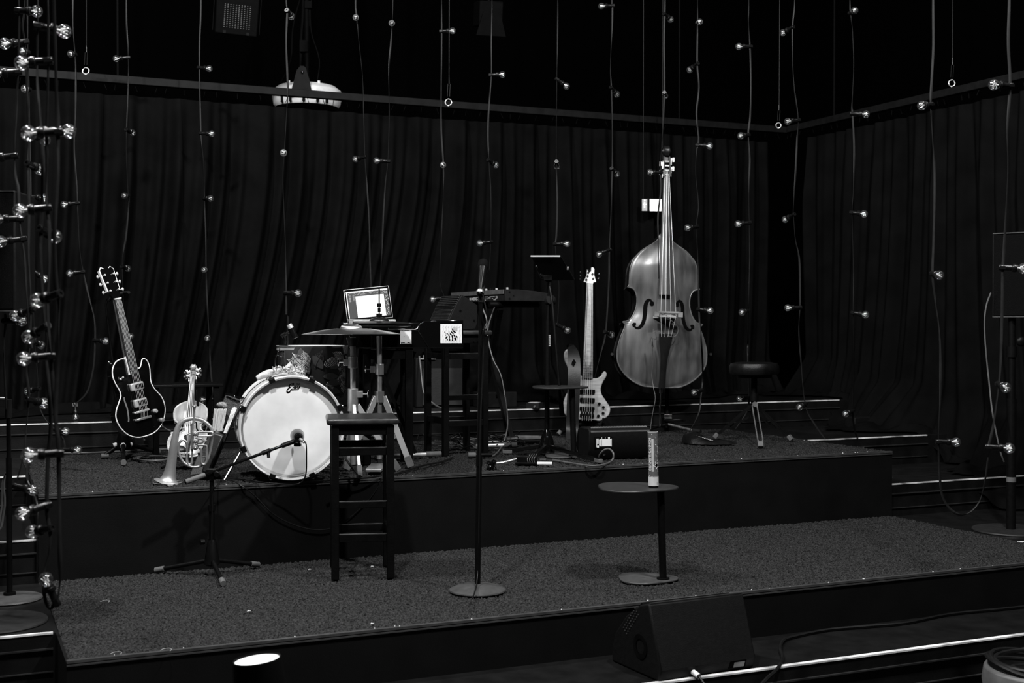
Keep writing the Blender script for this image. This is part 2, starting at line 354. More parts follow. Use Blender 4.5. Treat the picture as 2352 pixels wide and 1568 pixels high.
# ================= FESTOON STRANDS =================
def sock_mesh():
    q = MB(); T = Matrix.Rotation(pi / 2, 4, 'Y')
    q.lathe([(.0055, -.014), (.0115, -.014), (.0125, -.012), (.0125, .0), (.0118, .003), (.0118, .036), (.0165, .038), (.0175, .041), (.0175, .049), (.0155, .051), (.0150, .056), (.010, .057), (.010, .054)], 20, T)
    q.lathe([(.0055, -.014), (.0055, -.004), (.0, -.004)], 12, T)
    q.box((0, 0, .0), (.022, .028, .012)); return q.mesh('lamp_socket', MAT['sock'])
def bulb_mesh():
    q = MB(); T = Matrix.Rotation(pi / 2, 4, 'Y')
    pr = [(.0105, .054), (.0115, .058), (.0150, .062)]
    for i in range(13):
        a = -0.85 + (pi / 2 + .85) * i / 12; pr.append((.0225 * cos(a), .079 + .0225 * sin(a)))
    q.lathe(pr, 22, T)
    q.mi = 1
    q.cyl((.056, 0, 0), (.068, 0, 0), .0035, 8)
    zig = [(.068, -.006, 0), (.086, -.010, .004), (.070, -.004, -.004), (.087, .000, .006), (.070, .004, -.004), (.086, .010, .004), (.068, .006, 0)]
    q.tube(zig, .0015, 6)
    q.cyl((.090, -.006, -.006), (.070, -.002, 0), .0013, 6); q.cyl((.090, .007, -.005), (.070, .002, 0), .0013, 6)
    return q.mesh('bulb', [MAT['glass'], MAT['fil']], 50)
SOCK, BULB = sock_mesh(), bulb_mesh()
DIR = {'L': (-1, -.25, -.07), 'R': (1, -.25, -.07), 'F': (.05, -1, -.12), 'B': (.12, 1, -.15), 'BR': (.55, .8, -.3), 'BL': (-.55, .8, -.3), 'LF': (-.75, -.65, -.15), 'RF': (.75, -.65, -.1), 'LD': (-.85, .35, -.35), 'RD': (.8, .3, -.45), 'D': (.1, -.3, -1), 'UL': (-.25, -.2, .9), 'LB': (-.9, .4, -.15), 'RB': (.9, .4, -.1)}
def strand(label, Y, pts, bulbs, wide=.0062, top=True, Ys=None):
    """cable through frame points at depth Y (list Ys gives per-point depth); bulbs = (px, py, direction)"""
    P = [at(p[0], p[1], (Ys[i] if Ys else Y)) for i, p in enumerate(pts)]
    if top: P = [V((P[0].x + (P[0].x - P[1].x) * .1, P[0].y, 4.6 + .25 * hsh(pts[0][0]))), V((P[0].x, P[0].y, P[0].z + .35))] + P
    org = P[0].copy(); t = thing('festoon_light_strand', label, 'string lights', org, group='hanging strands of clear bulbs')
    S = smooth_pts(P, 7); ph = hsh(pts[0][0]) * 6
    tw = [ph + .9 * sin(i * .11 + ph) + .5 * sin(i * .27) for i in range(len(S))]
    q = MB(); q.tube(S, wide, 8, flat=.42, twist=tw); q.build('cable', MAT['festc'], t, off=org, ang=70)
    for i, bb in enumerate(bulbs):
        yb = float(np.interp(bb[1], [p_[1] for p_ in pts], Ys)) if Ys and all(pts[j_][1] < pts[j_ + 1][1] for j_ in range(len(pts) - 1)) else Y; p = at(bb[0], bb[1], yb)
        d = V(DIR[bb[2]]); d = (d + V((rng.uniform(-.12, .12), rng.uniform(-.12, .12), rng.uniform(-.08, .08)))).normalized()
        # find cable point closest to attach
        c = min(S, key=lambda s_: (s_ - p).length)
        if (c - p).length < .06: p = V((c.x, c.y, p.z if abs(c.z - p.z) < .02 else c.z))
        R = d.to_track_quat('X', 'Z')
        s_ = bpy.data.objects.new('lamp_socket', SOCK); C.objects.link(s_); s_.parent = t; s_.location = p - org; s_.rotation_mode = 'QUATERNION'; s_.rotation_quaternion = R
        g = bpy.data.objects.new('bulb', BULB); C.objects.link(g); g.parent = s_
        g.rotation_euler = (rng.uniform(0, 6), 0, 0)
    return t
# --- left cluster, close to the camera ---
strand('strand of clear bulbs farthest left, passing over the left loudspeaker corner', 4.7, [(43, 0), (44, 60), (42, 150), (38, 240), (33, 330), (36, 400), (43, 440), (46, 510), (57, 590), (62, 680), (66, 760), (72, 800)], [(40, 24, 'R'), (45, 165, 'L'), (37, 358, 'L'), (62, 503, 'L'), (59, 548, 'LF')])
strand('strand of clear bulbs second from left, its last bulb low before the curtain hem', 4.9, [(57, 0), (52, 60), (57, 100), (62, 200), (64, 300), (65, 380), (67, 480), (67, 600), (72, 700), (68, 800), (60, 850), (66, 910), (60, 985), (53, 1050), (38, 1105)], [(60, 96, 'LF'), (57, 300, 'BR'), (48, 376, 'B'), (74, 710, 'LD'), (66, 917, 'BR'), (30, 1116, 'R')])
strand('strand of clear bulbs third from left among the close group of cables', 3.95, [(87, 0), (86, 120), (86, 190), (92, 260), (98, 330), (98, 400), (96, 480), (94, 560), (97, 640), (103, 720), (107, 780), (106, 815), (113, 900), (117, 980), (110, 1060), (108, 1170), (116, 1230), (112, 1270), (104, 1300), (100, 1345), (106, 1385), (118, 1395), (130, 1376)], [(78, 60, 'RB'), (94, 527, 'B'), (107, 750, 'LD'), (113, 1160, 'LF'), (122, 1213, 'LB'), (136, 1382, 'UL')])
strand('thin strand of clear bulbs fourth from left, ending above the front bar of bulbs', 3.9, [(110, 0), (111, 80), (110, 200), (107, 300), (108, 360), (107, 460), (113, 520), (114, 600), (110, 700), (115, 790), (118, 830), (122, 900), (125, 950)], [(117, 140, 'L'), (114, 478, 'L'), (122, 818, 'L'), (80, 300, 'R')])
strand('closest strand of clear bulbs with a wide cable hanging down to the front platform', 3.6, [(124, 0), (127, 120), (129, 200), (133, 300), (134, 400), (127, 480), (125, 560), (129, 650), (135, 700), (134, 760), (131, 850), (128, 960), (134, 1020), (136, 1130), (137, 1250), (138, 1330), (132, 1375)], [(144, 303, 'L'), (135, 676, 'LB'), (140, 1041, 'L')])
strand('faint strand of clear bulbs behind the close left group, lowest bulb above the back step', 6.8, [(64, 120), (66, 210), (68, 300), (70, 440), (72, 560), (76, 680), (80, 790), (86, 860), (90, 930), (110, 970), (130, 990), (146, 1010), (148, 1035)], [(75, 120, 'F'), (66, 205, 'F'), (64, 452, 'R'), (72, 620, 'RD'), (80, 785, 'B'), (83, 892, 'LB'), (118, 985, 'R'), (146, 1032, 'R')])
strand('strand of clear bulbs left of the black guitar, curling onto the curtain hem', 7.9, [(168, 60), (174, 150), (173, 250), (170, 340), (176, 430), (182, 560), (192, 630), (207, 690), (218, 740), (218, 800), (214, 850), (200, 900), (172, 928)], [(168, 125, 'F'), (176, 297, 'L'), (187, 457, 'L'), (195, 624, 'L'), (216, 781, 'R'), (170, 930, 'D')])
strand('short strand of clear bulbs under the left loudspeaker', 5.2, [(12, 720), (13, 745), (8, 800), (11, 870), (14, 940)], [(14, 737, 'R')], top=False)
# --- back strands ---
strand('strand of clear bulbs dropping behind the black guitar neck', 8.5, [(290, 40), (294, 120), (295, 200), (291, 298), (290, 350), (294, 440), (296, 452), (290, 540), (283, 575), (281, 610), (283, 690), (284, 770), (288, 840), (292, 905)], [(298, 132, 'L'), (291, 298, 'B'), (295, 449, 'F'), (282, 612, 'B'), (282, 768, 'RF')])
strand('strand of clear bulbs between the black guitar and the violin', 8.7, [(461, 30), (458, 100), (458, 200), (462, 305), (468, 380), (470, 455), (473, 540), (474, 618), (476, 700), (480, 772), (484, 850), (492, 912)], [(455, 148, 'R'), (459, 306, 'R'), (470, 456, 'RF'), (473, 618, 'F'), (479, 772, 'F'), (502, 916, 'L')])
strand('strand of clear bulbs hanging over the snare drum microphone', 7.4, [(658, 0), (660, 25), (657, 100), (661, 200), (657, 280), (653, 350), (650, 420), (655, 550), (657, 620), (657, 670), (658, 722)], [(658, 25, 'B'), (653, 352, 'F'), (654, 672, 'R')])
strand('strand of clear bulbs reaching down left of the laptop screen', 8.6, [(817, 0), (818, 30), (825, 100), (833, 180), (835, 260), (838, 360), (842, 420), (848, 500), (850, 600), (852, 680)], [(814, 42, 'F'), (839, 360, 'LB')])
strand('strand of clear bulbs ending above the laptop beside the hi-hat rod', 8.5, [(902, 0), (901, 55), (898, 100), (893, 160), (894, 260), (891, 368), (885, 420), (880, 500), (876, 600), (872, 680)], [(896, 56, 'F'), (891, 370, 'L')])
strand('strand of clear bulbs above the stage piano stickers', 8.6, [(1014, 0), (1014, 100), (1013, 200), (1013, 290), (1018, 376), (1018, 450), (1015, 530), (1010, 640), (1020, 680)], [(1020, 72, 'R'), (1017, 378, 'F'), (1032, 684, 'L')])
strand('strand of clear bulbs behind the tall vocal microphone', 8.5, [(1130, 0), (1128, 100), (1128, 172), (1122, 260), (1121, 330), (1123, 370), (1128, 450), (1127, 556), (1124, 620)], [(1126, 172, 'R'), (1122, 368, 'BR'), (1127, 555, 'L')])
strand('strand of clear bulbs ending above the tablet on the stand', 8.3, [(1281, 0), (1280, 100), (1279, 182), (1278, 280), (1278, 372), (1280, 450), (1278, 540), (1276, 572), (1284, 660), (1280, 748)], [(1279, 182, 'RD'), (1279, 372, 'B'), (1277, 560, 'R'), (1280, 746, 'RD')])
strand('strand of clear bulbs slanting behind the pale bass guitar', 8.5, [(1406, 0), (1407, 20), (1404, 100), (1402, 160), (1404, 205), (1406, 290), (1406, 390), (1405, 460), (1400, 577), (1398, 650), (1391, 762), (1380, 810), (1366, 868)], [(1409, 13, 'L'), (1404, 202, 'BR'), (1407, 388, 'BR'), (1403, 573, 'LD'), (1390, 762, 'BR')])
strand('strand of clear bulbs left of the double bass scroll, crossing the lit exit sign', 8.6, [(1527, 0), (1525, 100), (1526, 180), (1525, 260), (1518, 360), (1517, 398), (1517, 440), (1511, 500), (1512, 560), (1513, 640)], [(1527, 33, 'BR'), (1526, 213, 'B'), (1521, 396, 'L')])
strand('strand of clear bulbs right of the double bass neck, ending in a floor loop', 8.25, [(1602, 40), (1601, 145), (1605, 200), (1600, 260), (1605, 320), (1600, 345), (1598, 400), (1604, 470), (1600, 520), (1603, 600), (1606, 720), (1612, 800), (1614, 860), (1610, 905), (1604, 950), (1576, 1005)], [(1608, 53, 'F'), (1602, 147, 'BL'), (1602, 333, 'R'), (1601, 520, 'LF'), (1597, 710, 'RF'), (1610, 896, 'LF')], Ys=[8.25] * 12 + [8.8, 8.8, 8.75, 8.62])
strand('strand of clear bulbs passing close behind the black padded stool', 8.0, [(1720, 0), (1719, 50), (1723, 110), (1725, 200), (1723, 270), (1718, 310), (1722, 370), (1720, 450), (1721, 512), (1722, 600), (1719, 712), (1718, 780), (1717, 815), (1718, 850), (1721, 915), (1714, 950), (1690, 985)], [(1725, 107, 'L'), (1722, 310, 'LF'), (1723, 511, 'L'), (1720, 713, 'LF'), (1722, 913, 'L')], Ys=[8.0] * 11 + [8.86] * 6)
strand('strand of clear bulbs just right of the black padded stool', 8.0, [(1825, 0), (1820, 60), (1820, 130), (1824, 200), (1833, 270), (1831, 320), (1827, 400), (1822, 480), (1823, 500), (1827, 550), (1836, 600), (1837, 700), (1835, 760), (1840, 830), (1850, 930), (1872, 975), (1896, 1008)], [(1820, 63, 'BL'), (1838, 276, 'L'), (1823, 493, 'BL'), (1842, 706, 'L'), (1846, 927, 'LF')])
strand('strand of clear bulbs in front of the corner of the two curtains', 7.6, [(1952, 0), (1953, 30), (1958, 70), (1961, 150), (1957, 240), (1958, 262), (1962, 350), (1960, 440), (1957, 490), (1960, 600), (1960, 720), (1962, 850), (1958, 943), (1964, 990), (1972, 1012)], [(1953, 30, 'F'), (1953, 261, 'R'), (1959, 488, 'RF'), (1959, 718, 'RF'), (1962, 943, 'LF')], Ys=[7.6] * 11 + [8.1, 8.3, 8.4, 8.45])
strand('strand of clear bulbs with a drooping loop at the right riser corner', 6.0, [(2143, 0), (2144, 100), (2140, 180), (2138, 240), (2142, 320), (2147, 400), (2144, 550), (2142, 628), (2148, 690), (2158, 770), (2160, 900), (2156, 1005), (2158, 1080), (2165, 1140), (2190, 1175), (2220, 1180), (2250, 1150), (2263, 1100), (2270, 1050)], [(2146, 240, 'LF'), (2142, 628, 'F'), (2156, 1014, 'R')])
strand('rightmost strand of clear bulbs, crossing the right loudspeaker', 5.2, [(2318, 0), (2316, 100), (2320, 195), (2314, 300), (2315, 400), (2307, 560), (2303, 620), (2302, 700), (2297, 850), (2284, 960), (2271, 1026)], [(2325, 197, 'L'), (2300, 614, 'R'), (2272, 1026, 'R'), (2320, 882, 'F')])
# --- hanging pick-up cords with rings ---
def hook_cord(label, x, y0, y1, Y):
    a = at(x + 4, y0, Y); e = at(x, y1, Y); a.z = 4.9; t = thing('hanging_hook_cord', label, 'hook', a, group='cords with snap hooks')
    q = MB(); top = e + V((.004, 0, .14)); q.tube([a, (a + top) / 2, top], .0028, 6); q.build('cord', MAT['cable'], t, off=a)
    q = MB(); q.cyl(top + V((0, 0, .01)), top - V((0, 0, .03)), .005, 8); q.build('ferrule', MAT['chrome'], t, off=a)
    q = MB(); q.bar(top - V((-.007, 0, .03)), e + V((.007, 0, .035)), .004, .004); q.bar(top - V((.007, 0, .03)), e + V((-.007, 0, .035)), .004, .004); q.build('clip', MAT['blkmet'], t, off=a)
    q = MB(); q.tube([e + V((.019 * cos(i * pi / 10), .004 * sin(i), .019 * sin(i * pi / 10))) for i in range(20)], .0035, 6, closed=True); q.ball(e - V((0, 0, .02)), .006, 8); q.build('ring', MAT['alu'], t, off=a)
hook_cord('cord with a bright ring at upper left, by the second left bulb group', 197, -20, 163, 7.5)
hook_cord('cord with a bright ring above the stage piano', 1030, -20, 235, 7.5)
hook_cord('small faint hook cord right of the double bass scroll', 1788, -20, 288, 9.3)
hook_cord('cord with a bright ring at upper right above the side curtain', 2186, -20, 191, 7.6)
# ================= DRUM KIT =================
def ring_path(r, n=48, y=0, cz=0): return [(r * cos(2 * pi * i / n), y, cz + r * sin(2 * pi * i / n)) for i in range(n)]
RY = Matrix.Rotation(-pi / 2, 4, 'X')     # lathe axis z -> -y... (z+ goes to +y after sign)
TY = Matrix(((1, 0, 0, 0), (0, 0, 1, 0), (0, -1, 0, 0), (0, 0, 0, 1)))   # z -> +y
# --- bass drum ---
BR = .263
pB = gnd(670, 1104, ZU); pB.z = ZU + .004
bd = thing('bass_drum', 'white headed bass drum with a black brush script logo, standing at the riser edge', 'drum', pB, (0, 0, radians(15)))
cz = BR
def TB(): 
    T = TY.copy(); T.translation = (0, 0, cz); return T
q = MB(); q.lathe([(.246, .0), (.246, .37), (.240, .37), (.240, .0)], 64, TB(), closed=True); q.build('shell', MAT['cream'], bd)
def hoop(y0, y1, nm):
    q = MB(); q.lathe([(.250, y0), (.258, y0 - .003), (BR, y0 + .004), (BR, y1 - .004), (.258, y1), (.250, y1)], 72, TB(), closed=True); return q.build(nm, MAT['cream'], bd)
h1 = hoop(-.036, .012, 'front_hoop'); h2 = hoop(.358, .402, 'rear_hoop')
q = MB(); q.tube([(p[0], -.0355, p[2] + cz) for p in ring_path(.2565, 72)], .0010, 6, closed=True); q.tube([(p[0], -.034, p[2] + cz) for p in ring_path(.2503, 72)], .0010, 6, closed=True); q.build('hoop_inlay', MAT['blk'], h1)
q = MB(); q.lathe([(.0, -.002), (.15, -.002), (.235, -.001), (.2495, .006)], 72, TB()); hd = q.build('drum_head', MAT['head'], bd)
q = MB(); q.lathe([(.0, .366), (.24, .366)], 40, TB()); q.build('rear_head', MAT['head'], bd)
q = MB(); q.lathe([(.2385, -.0022), (.2497, .0035), (.2497, .001), (.2385, -.0042)], 72, TB()); q.build('head_collar', MAT['steel'], hd)
for i in range(8):
    a = radians(22.5 + 45 * i); T = Matrix.Translation((0, 0, cz)) @ Matrix.Rotation(-a, 4, 'Y')
    q = MB(); q.box((BR + .002, -.020, 0), (.012, .040, .030), T); q.box((BR - .007, -.040, 0), (.022, .006, .030), T); q.box((BR + .010, -.012, 0), (.014, .012, .014), T)
    cl = q.build('claw_hook', MAT['blkmet'], bd, bevel=.002)
    q = MB(); q.tube([T @ V((BR + .011, -.022, 0)), T @ V((BR + .011, .10, 0))], .0032, 8); q.ball(T @ V((BR + .011, -.024, 0)), .006, 8); q.build('tension_rod', MAT['chrome'], cl)
    q = MB(); q.box((.252, .115, 0), (.020, .05, .020), T); q.box((.252, .255, 0), (.02, .05, .02), T); q.build('lug', MAT['chrome'], bd, bevel=.003)
for sx in (-1, 1):
    a0 = V((sx * .225, .10, cz - .09)); a1 = V((sx * .335, -.03, .006)); sp = MB(); sp.tube([a0, a1], .006, 8); sp.box(a0, (.03, .04, .04)); o = sp.build('spur', MAT['chrome'], bd)
    q = MB(); q.cyl(a1 + V((0, 0, .012)), a1 + V((0, 0, -.004)), .010, 8); q.build('rubber_tip', MAT['rubberd'], o)
# painted brand script on the head
k = 1 / (39.2 * 447)
def LG(px, py, dy=-.0035): return ((px - 1060) * k + .009, dy, cz + .199 - (py - 880) * k)
q = MB()
def stroke(m, pts, ws):
    S = smooth_pts([V(LG(*p)) for p in pts], 6); W = []
    for i in range(len(S)):
        f = i / (len(S) - 1) * (len(ws) - 1); j = min(int(f), len(ws) - 2); W.append((ws[j] + (ws[j + 1] - ws[j]) * (f - j)) * k)
    m.ribbon(S, W, (0, -1, 0), .0004)
stroke(q, [(950, 605), (1050, 570), (1090, 500), (1000, 490), (860, 525), (740, 610), (690, 720), (720, 800), (800, 825), (890, 795)], [40, 90, 100, 60, 70, 85, 95, 100, 75, 30])
stroke(q, [(890, 800), (740, 840), (620, 930), (530, 1050), (510, 1170), (560, 1250), (650, 1250), (760, 1180), (840, 1060), (880, 980)], [40, 80, 90, 95, 110, 125, 125, 115, 95, 80])
q.prism([(LG(860, 950)[0], LG(860, 950)[2]), (LG(1565, 945)[0], LG(1565, 945)[2]), (LG(1515, 1045)[0], LG(1515, 1045)[2]), (LG(840, 1060)[0], LG(840, 1060)[2])], -.0038, -.0033)
q.build('brand_script', MAT['printd'], hd)
T = Matrix.Translation(LG(1275, 800)) @ TXZ; text('brand_lettering', 'vans', 320 * k, MAT['printd'], hd, T, shear=.35, fit=670 * k, bold=.03)
T = Matrix.Translation(LG(1450, 545)) @ TXZ; text('brand_lettering', "'56", 230 * k, MAT['printd'], hd, T, shear=.25, fit=320 * k)
q = MB()
for i in range(5): q.prism([(LG(930 + i * 105, 985)[0], LG(0, 985)[2]), (LG(1010 + i * 105, 985)[0], LG(0, 985)[2]), (LG(1010 + i * 105, 1015)[0], LG(0, 1015)[2]), (LG(930 + i * 105, 1015)[0], LG(0, 1015)[2])], -.0042, -.0037)
q.build('brand_small_print', MAT['printg'], hd)
# --- pale dried rattle lying on the drum ---
pr = pB + Matrix.Rotation(radians(15), 3, 'Z') @ V((-.045, .10, 2 * BR - .005))
rt = thing('husk_rattle', 'pale shaggy rattle of dried husks lying on the bass drum', 'rattle', pr, (0, 0, SA))
q = MB(); q.tube(smooth_pts([(-.125, -.01, -.012), (-.07, -.01, .012), (-.01, 0, .022), (.03, 0, .03)], 5), [.012 + .006 * sin(i * .3) for i in range(16)], 10); q.build('handle', MAT['dryst'], rt)
q = MB(); R = random.Random(3)
for i in range(85):
    a = R.uniform(0, 6.28); d = R.uniform(.01, .055); c = V((.03 + d * 1.5 * cos(a), R.uniform(-.04, .03), .012 + abs(d * .7 * sin(a)))); dv = V((R.uniform(-1, 1), R.uniform(-1, .4), R.uniform(-.5, 1))).normalized()
    q.tube([c, c + dv * R.uniform(.012, .03)], [R.uniform(.003, .007), .0015], 6)
q.tube([(.04, -.01, .02), (.11, -.015, -.01), (.135, -.015, -.016)], [.014, .012, .006], 8); q.tube([(.02, -.01, .03), (.045, -.01, .058), (.065, -.01, .03)], [.012, .012, .01], 8)
q.build('husks', MAT['dryst'], rt)
# --- snare drum on its stand, with the leaf print cloth ---
YS = 7.0; sS = FPX / YS
cS = at(713, 800, YS); zt = cS.z; sn = thing('snare_drum', 'snare drum behind the bass drum, its front wrapped in leaf print', 'drum', (cS.x, cS.y, zt), (0, 0, SA))
RS = .178
q = MB(); q.lathe([(RS, 0), (RS, -.135), (RS - .006, -.135), (RS - .006, 0)], 48, closed=True); q.build('shell', MAT['shellw'], sn)
for z, nm in ((.012, 'top_hoop'), (-.140, 'bottom_hoop')):
    q = MB(); q.lathe([(RS + .004, z - .022), (RS + .007, z - .02), (RS + .007, z), (RS + .012, z + .003), (RS + .007, z + .005), (RS + .001, z + .004), (RS + .001, z - .022)], 56, closed=True); q.build(nm, MAT['alu'], sn)
q = MB(); q.lathe([(0, .004), (RS, .004)], 40); q.build('drum_head', MAT['head'], sn)
for i in range(8):
    a = 2 * pi * i / 8 + .25; T = Matrix.Rotation(a, 4, 'Z'); q = MB(); q.box((RS + .008, 0, -.066), (.016, .018, .05), T); q.cyl(T @ V((RS + .012, 0, .004)), T @ V((RS + .012, 0, -.135)), .003, 8); q.build('lug', MAT['chrome'], sn, bevel=.002)
q = MB(); q.box((-RS - .018, -.03, -.07), (.02, .03, .07)); q.tube([(-RS - .012, -.05, -.01), (-RS - .034, -.05, -.06), (-RS - .028, -.05, -.12)], .0025, 6); q.build('strainer', MAT['chrome'], sn, bevel=.003)
cl = thing('leaf_print_cloth', 'dark cloth printed with fern leaves hanging over the snare drum front', 'cloth', (cS.x, cS.y, zt), (0, 0, SA))
def CY(a, z, r=RS + .024):       # angle a: 0 faces front (-Y), + to viewer's right
    rr = r + .006 * sin(a * 5 + z * 14) + .004 * sin(a * 11); return V((rr * sin(a), -rr * cos(a), z))
A0, A1 = -.98, 1.35
def zbot(a):
    t = (a - A0) / (A1 - A0); return -.10 - .16 * min(1, t * 1.7) * (1 if t < .7 else 1 - (t - .7) * 1.1)
q = MB()
def fn(i, j):
    a = A0 + (A1 - A0) * i; zt_ = .016 - .03 * max(0, sin(a * 3 - .5)) * 0 - (.02 if i < .12 else 0) ; return CY(a, zt_ + (zbot(a) - zt_) * j)
q.grid(46, 26, fn); sh = q.build('cloth_sheet', MAT['fabric'], cl, ang=80); so = sh.modifiers.new('thick', 'SOLIDIFY'); so.thickness = .002
R = random.Random(21)
def inside(a, z): return A0 + .05 < a < A1 - .05 and zbot(a) + .008 < z < .008
def leaf(kind, a0, z0, ang, L, mat):
    q = MB(); ca, sa = cos(ang), sin(ang)
    def P(x, y): return (a0 + (x * ca - y * sa) / RS, z0 + x * sa + y * ca)
    ok = False
    def quad(pts):
        nonlocal ok
        if all(inside(*p) for p in pts):
            vs = [CY(p[0], p[1], RS + .0275) for p in pts]; vs2 = [CY(p[0], p[1], RS + .0262) for p in pts]
            n = len(pts); q.add(vs + vs2, [tuple(range(n))] + [(i, (i + 1) % n, n + (i + 1) % n, n + i) for i in range(n)]); ok = True
    if kind == 'fern':
        for i in range(11):
            x = L * (.08 + .085 * i); w = L * .30 * (1 - (i / 11) ** 1.5) * (.55 + .45 * min(1, i / 3)); 
            for s in (-1, 1): quad([P(x, 0), P(x + w * .75, s * w), P(x + w * .86, s * w * .96), P(x + L * .034, 0)])
        quad([P(0, -L * .012), P(L, -.001), P(L, .001), P(0, L * .012)])
    else:
        n = 9
        for i in range(n):
            x0, x1 = L * i / n, L * (i + 1) / n; w0, w1 = L * .22 * sin(pi * i / n) ** .8, L * .22 * max(0, sin(pi * (i + 1) / n)) ** .8
            quad([P(x0, -w0), P(x1, -w1), P(x1, w1), P(x0, w0)])
    if ok: q.build('leaf_print', mat, sh)
for i in range(15):
    a = R.uniform(A0, A1); leaf('plain', a, R.uniform(-.24, 0), R.uniform(0, 6.28), R.uniform(.07, .11), MAT['leafd'])
for (a, z, g, L, m) in [(-.75, -.02, -.9, .10, 'leafl'), (-.9, -.055, -.45, .11, 'leafl'), (-.45, -.01, -1.3, .09, 'leafl'), (-.15, -.10, 1.2, .10, 'leafd'), (.05, -.09, .35, .11, 'leafl'), (-.3, -.12, 3.0, .09, 'leafl'),
    (.75, -.03, -1.9, .10, 'leafl'), (.55, -.11, -.9, .09, 'leafd'), (.62, -.16, -1.0, .12, 'leafl'), (.45, -.19, .5, .11, 'leafl'), (.2, -.17, -1.2, .10, 'leafl'), (.95, -.05, -2.2, .08, 'leafd'), (-.6, -.09, -1.1, .08, 'leafl'), (.35, -.02, -.4, .09, 'leafl'), (1.05, -.10, -2.6, .1, 'leafl'), (.1, -.2, -1.9, .07, 'leafl')]:
    leaf('fern', a, z, g, L, MAT[m])
def tripod(name, label, cat, base, H, legs, pole_r, mats, group=None, hub=.12, legz=.0, foot='rubber_foot', leg_w=(.012, .022), yaw=0):
    """upright on three legs; legs = list of (dx, dy) foot offsets"""
    t = thing(name, label, cat, base, (0, 0, yaw), group); q = MB(); q.cyl((0, 0, .05), (0, 0, H), pole_r, 14); q.build('pole', MAT[mats[0]], t)
    q = MB(); q.cyl((0, 0, hub - .03), (0, 0, hub + .03), pole_r * 1.9, 14); q.build('leg_collar', MAT[mats[1]], t)
    for (dx, dy) in legs:
        d = V((dx, dy, 0)); f = d + V((0, 0, .012)); q = MB(); n = d.normalized(); top = n * pole_r * 1.6 + V((0, 0, hub)); q.bar(top, f, leg_w[0], leg_w[1]); l = q.build('leg', MAT[mats[2]], t, bevel=.002)
        q = MB(); e = (f - top).normalized(); q.bar(f - e * .055, f + e * .008, leg_w[0] * 1.5, leg_w[1] * 1.25); q.build(foot, MAT['rubber'], l, bevel=.003)
    return t
st = tripod('snare_stand', 'chrome snare stand half hidden behind the bass drum', 'drum stand', (cS.x, cS.y, ZU), zt - ZU - .30, [(-.15, -.03), (.12, -.04), (-.02, .17)], .011, ('steel', 'chromed', 'chromed'), hub=.22)
for a in (.6, 2.7, 4.75):
    q = MB(); q.tube([(0, 0, zt - ZU - .31), (RS * .8 * cos(a), RS * .8 * sin(a), zt - ZU - .24), ((RS + .016) * cos(a), (RS + .016) * sin(a), zt - ZU - .180), ((RS + .02) * cos(a), (RS + .02) * sin(a), zt - ZU - .15)], .005, 8); q.build('basket_arm', MAT['steel'], st)
# --- cymbals ---
def cymbal(m, r, bow, bell_r, bell_h, up=1):
    pr = [(.006, bow + bell_h)]
    for i in range(7): a = i / 6 * pi / 2; pr.append((bell_r * sin(a) + .004, bow + bell_h * cos(a)))
    for i in range(1, 15): x = i / 14; pr.append((bell_r + .004 + (r - bell_r - .004) * x, bow * (1 - x ** 1.6)))
    pr2 = [(a, b - .0014) for a, b in pr[::-1]]
    m.lathe([(a, up * b) for a, b in pr + pr2], 72, closed=False)
def stand_clamp(t, z, r, nm='height_clamp', side=1):
    q = MB(); q.cyl((0, 0, z - .03), (0, 0, z + .03), r * 1.7, 14); q.box((side * r * 2.2, 0, z), (r * 2.2, r * 1.6, .035)); c = q.build(nm, MAT['chromed'], t, bevel=.002)
    q = MB(); q.ball((side * r * 5, 0, z), .016, 10, (.35, .3, 1.3)); q.cyl((side * r * 3, 0, z), (side * r * 5, 0, z), .004, 8); q.build('wing_nut', MAT['chrome'], c)
YC = 6.62; cC = at(805, 769, YC); baseC = V((cC.x + .012, cC.y, ZU))
f1 = gnd(826, 1098, ZU) - baseC; f1.z = 0
cs = tripod('cymbal_stand', 'chrome cymbal stand rising behind the front bar stool', 'cymbal stand', baseC, cC.z - ZU - .01, [(f1.x, f1.y), (.22, .13), (-.07, .24)], .0145, ('steel', 'chromed', 'alu'), hub=.36, leg_w=(.018, .030))
q = MB(); q.cyl((0, 0, cC.z - ZU - .01), (0, 0, cC.z - ZU + .07), .005, 8); q.build('top_rod', MAT['chrome'], cs)
q = MB(); q.cyl((0, 0, cC.z - ZU - .06), (0, 0, cC.z - ZU - .015), .022, 14, .034); q.build('tilter', MAT['blkmet'], cs)
stand_clamp(cs, at(815, 832, YC).z - ZU, .015, side=-1); stand_clamp(cs, at(815, 905, YC).z - ZU, .016)
cy = thing('crash_cymbal', 'large bright cymbal on the stand between snare drum and stage piano', 'cymbal', (baseC.x - .008, cC.y, cC.z + .004), (radians(-.6), radians(-.2), 0))
q = MB(); cymbal(q, .259, .030, .055, .026); q.build('bow', MAT['cym'], cy)
q = MB(); q.cyl((0, 0, .056), (0, 0, .075), .012, 12); q.build('felt_washer', MAT['felt'], cy)
YH = 6.90; cH = at(871, 742, YH); baseH = V((cH.x, cH.y, ZU)); f1 = gnd(943, 1074, ZU) - baseH; f2 = gnd(795, 1080, ZU) - baseH
hs = tripod('hi_hat_stand', 'chrome hi-hat stand with splayed legs right of the cymbal stand', 'cymbal stand', baseH, cH.z - ZU - .07, [(f1.x, f1.y), (f2.x, f2.y), (-.02, .20)], .0145, ('steel', 'chromed', 'alu'), hub=.39, leg_w=(.016, .032))
q = MB(); q.cyl((0, 0, cH.z - ZU - .08), (0, 0, at(871, 662, YH).z - ZU), .0035, 8); q.build('pull_rod', MAT['blkmet'], hs)
stand_clamp(hs, at(870, 848, YH).z - ZU, .015, side=-1)
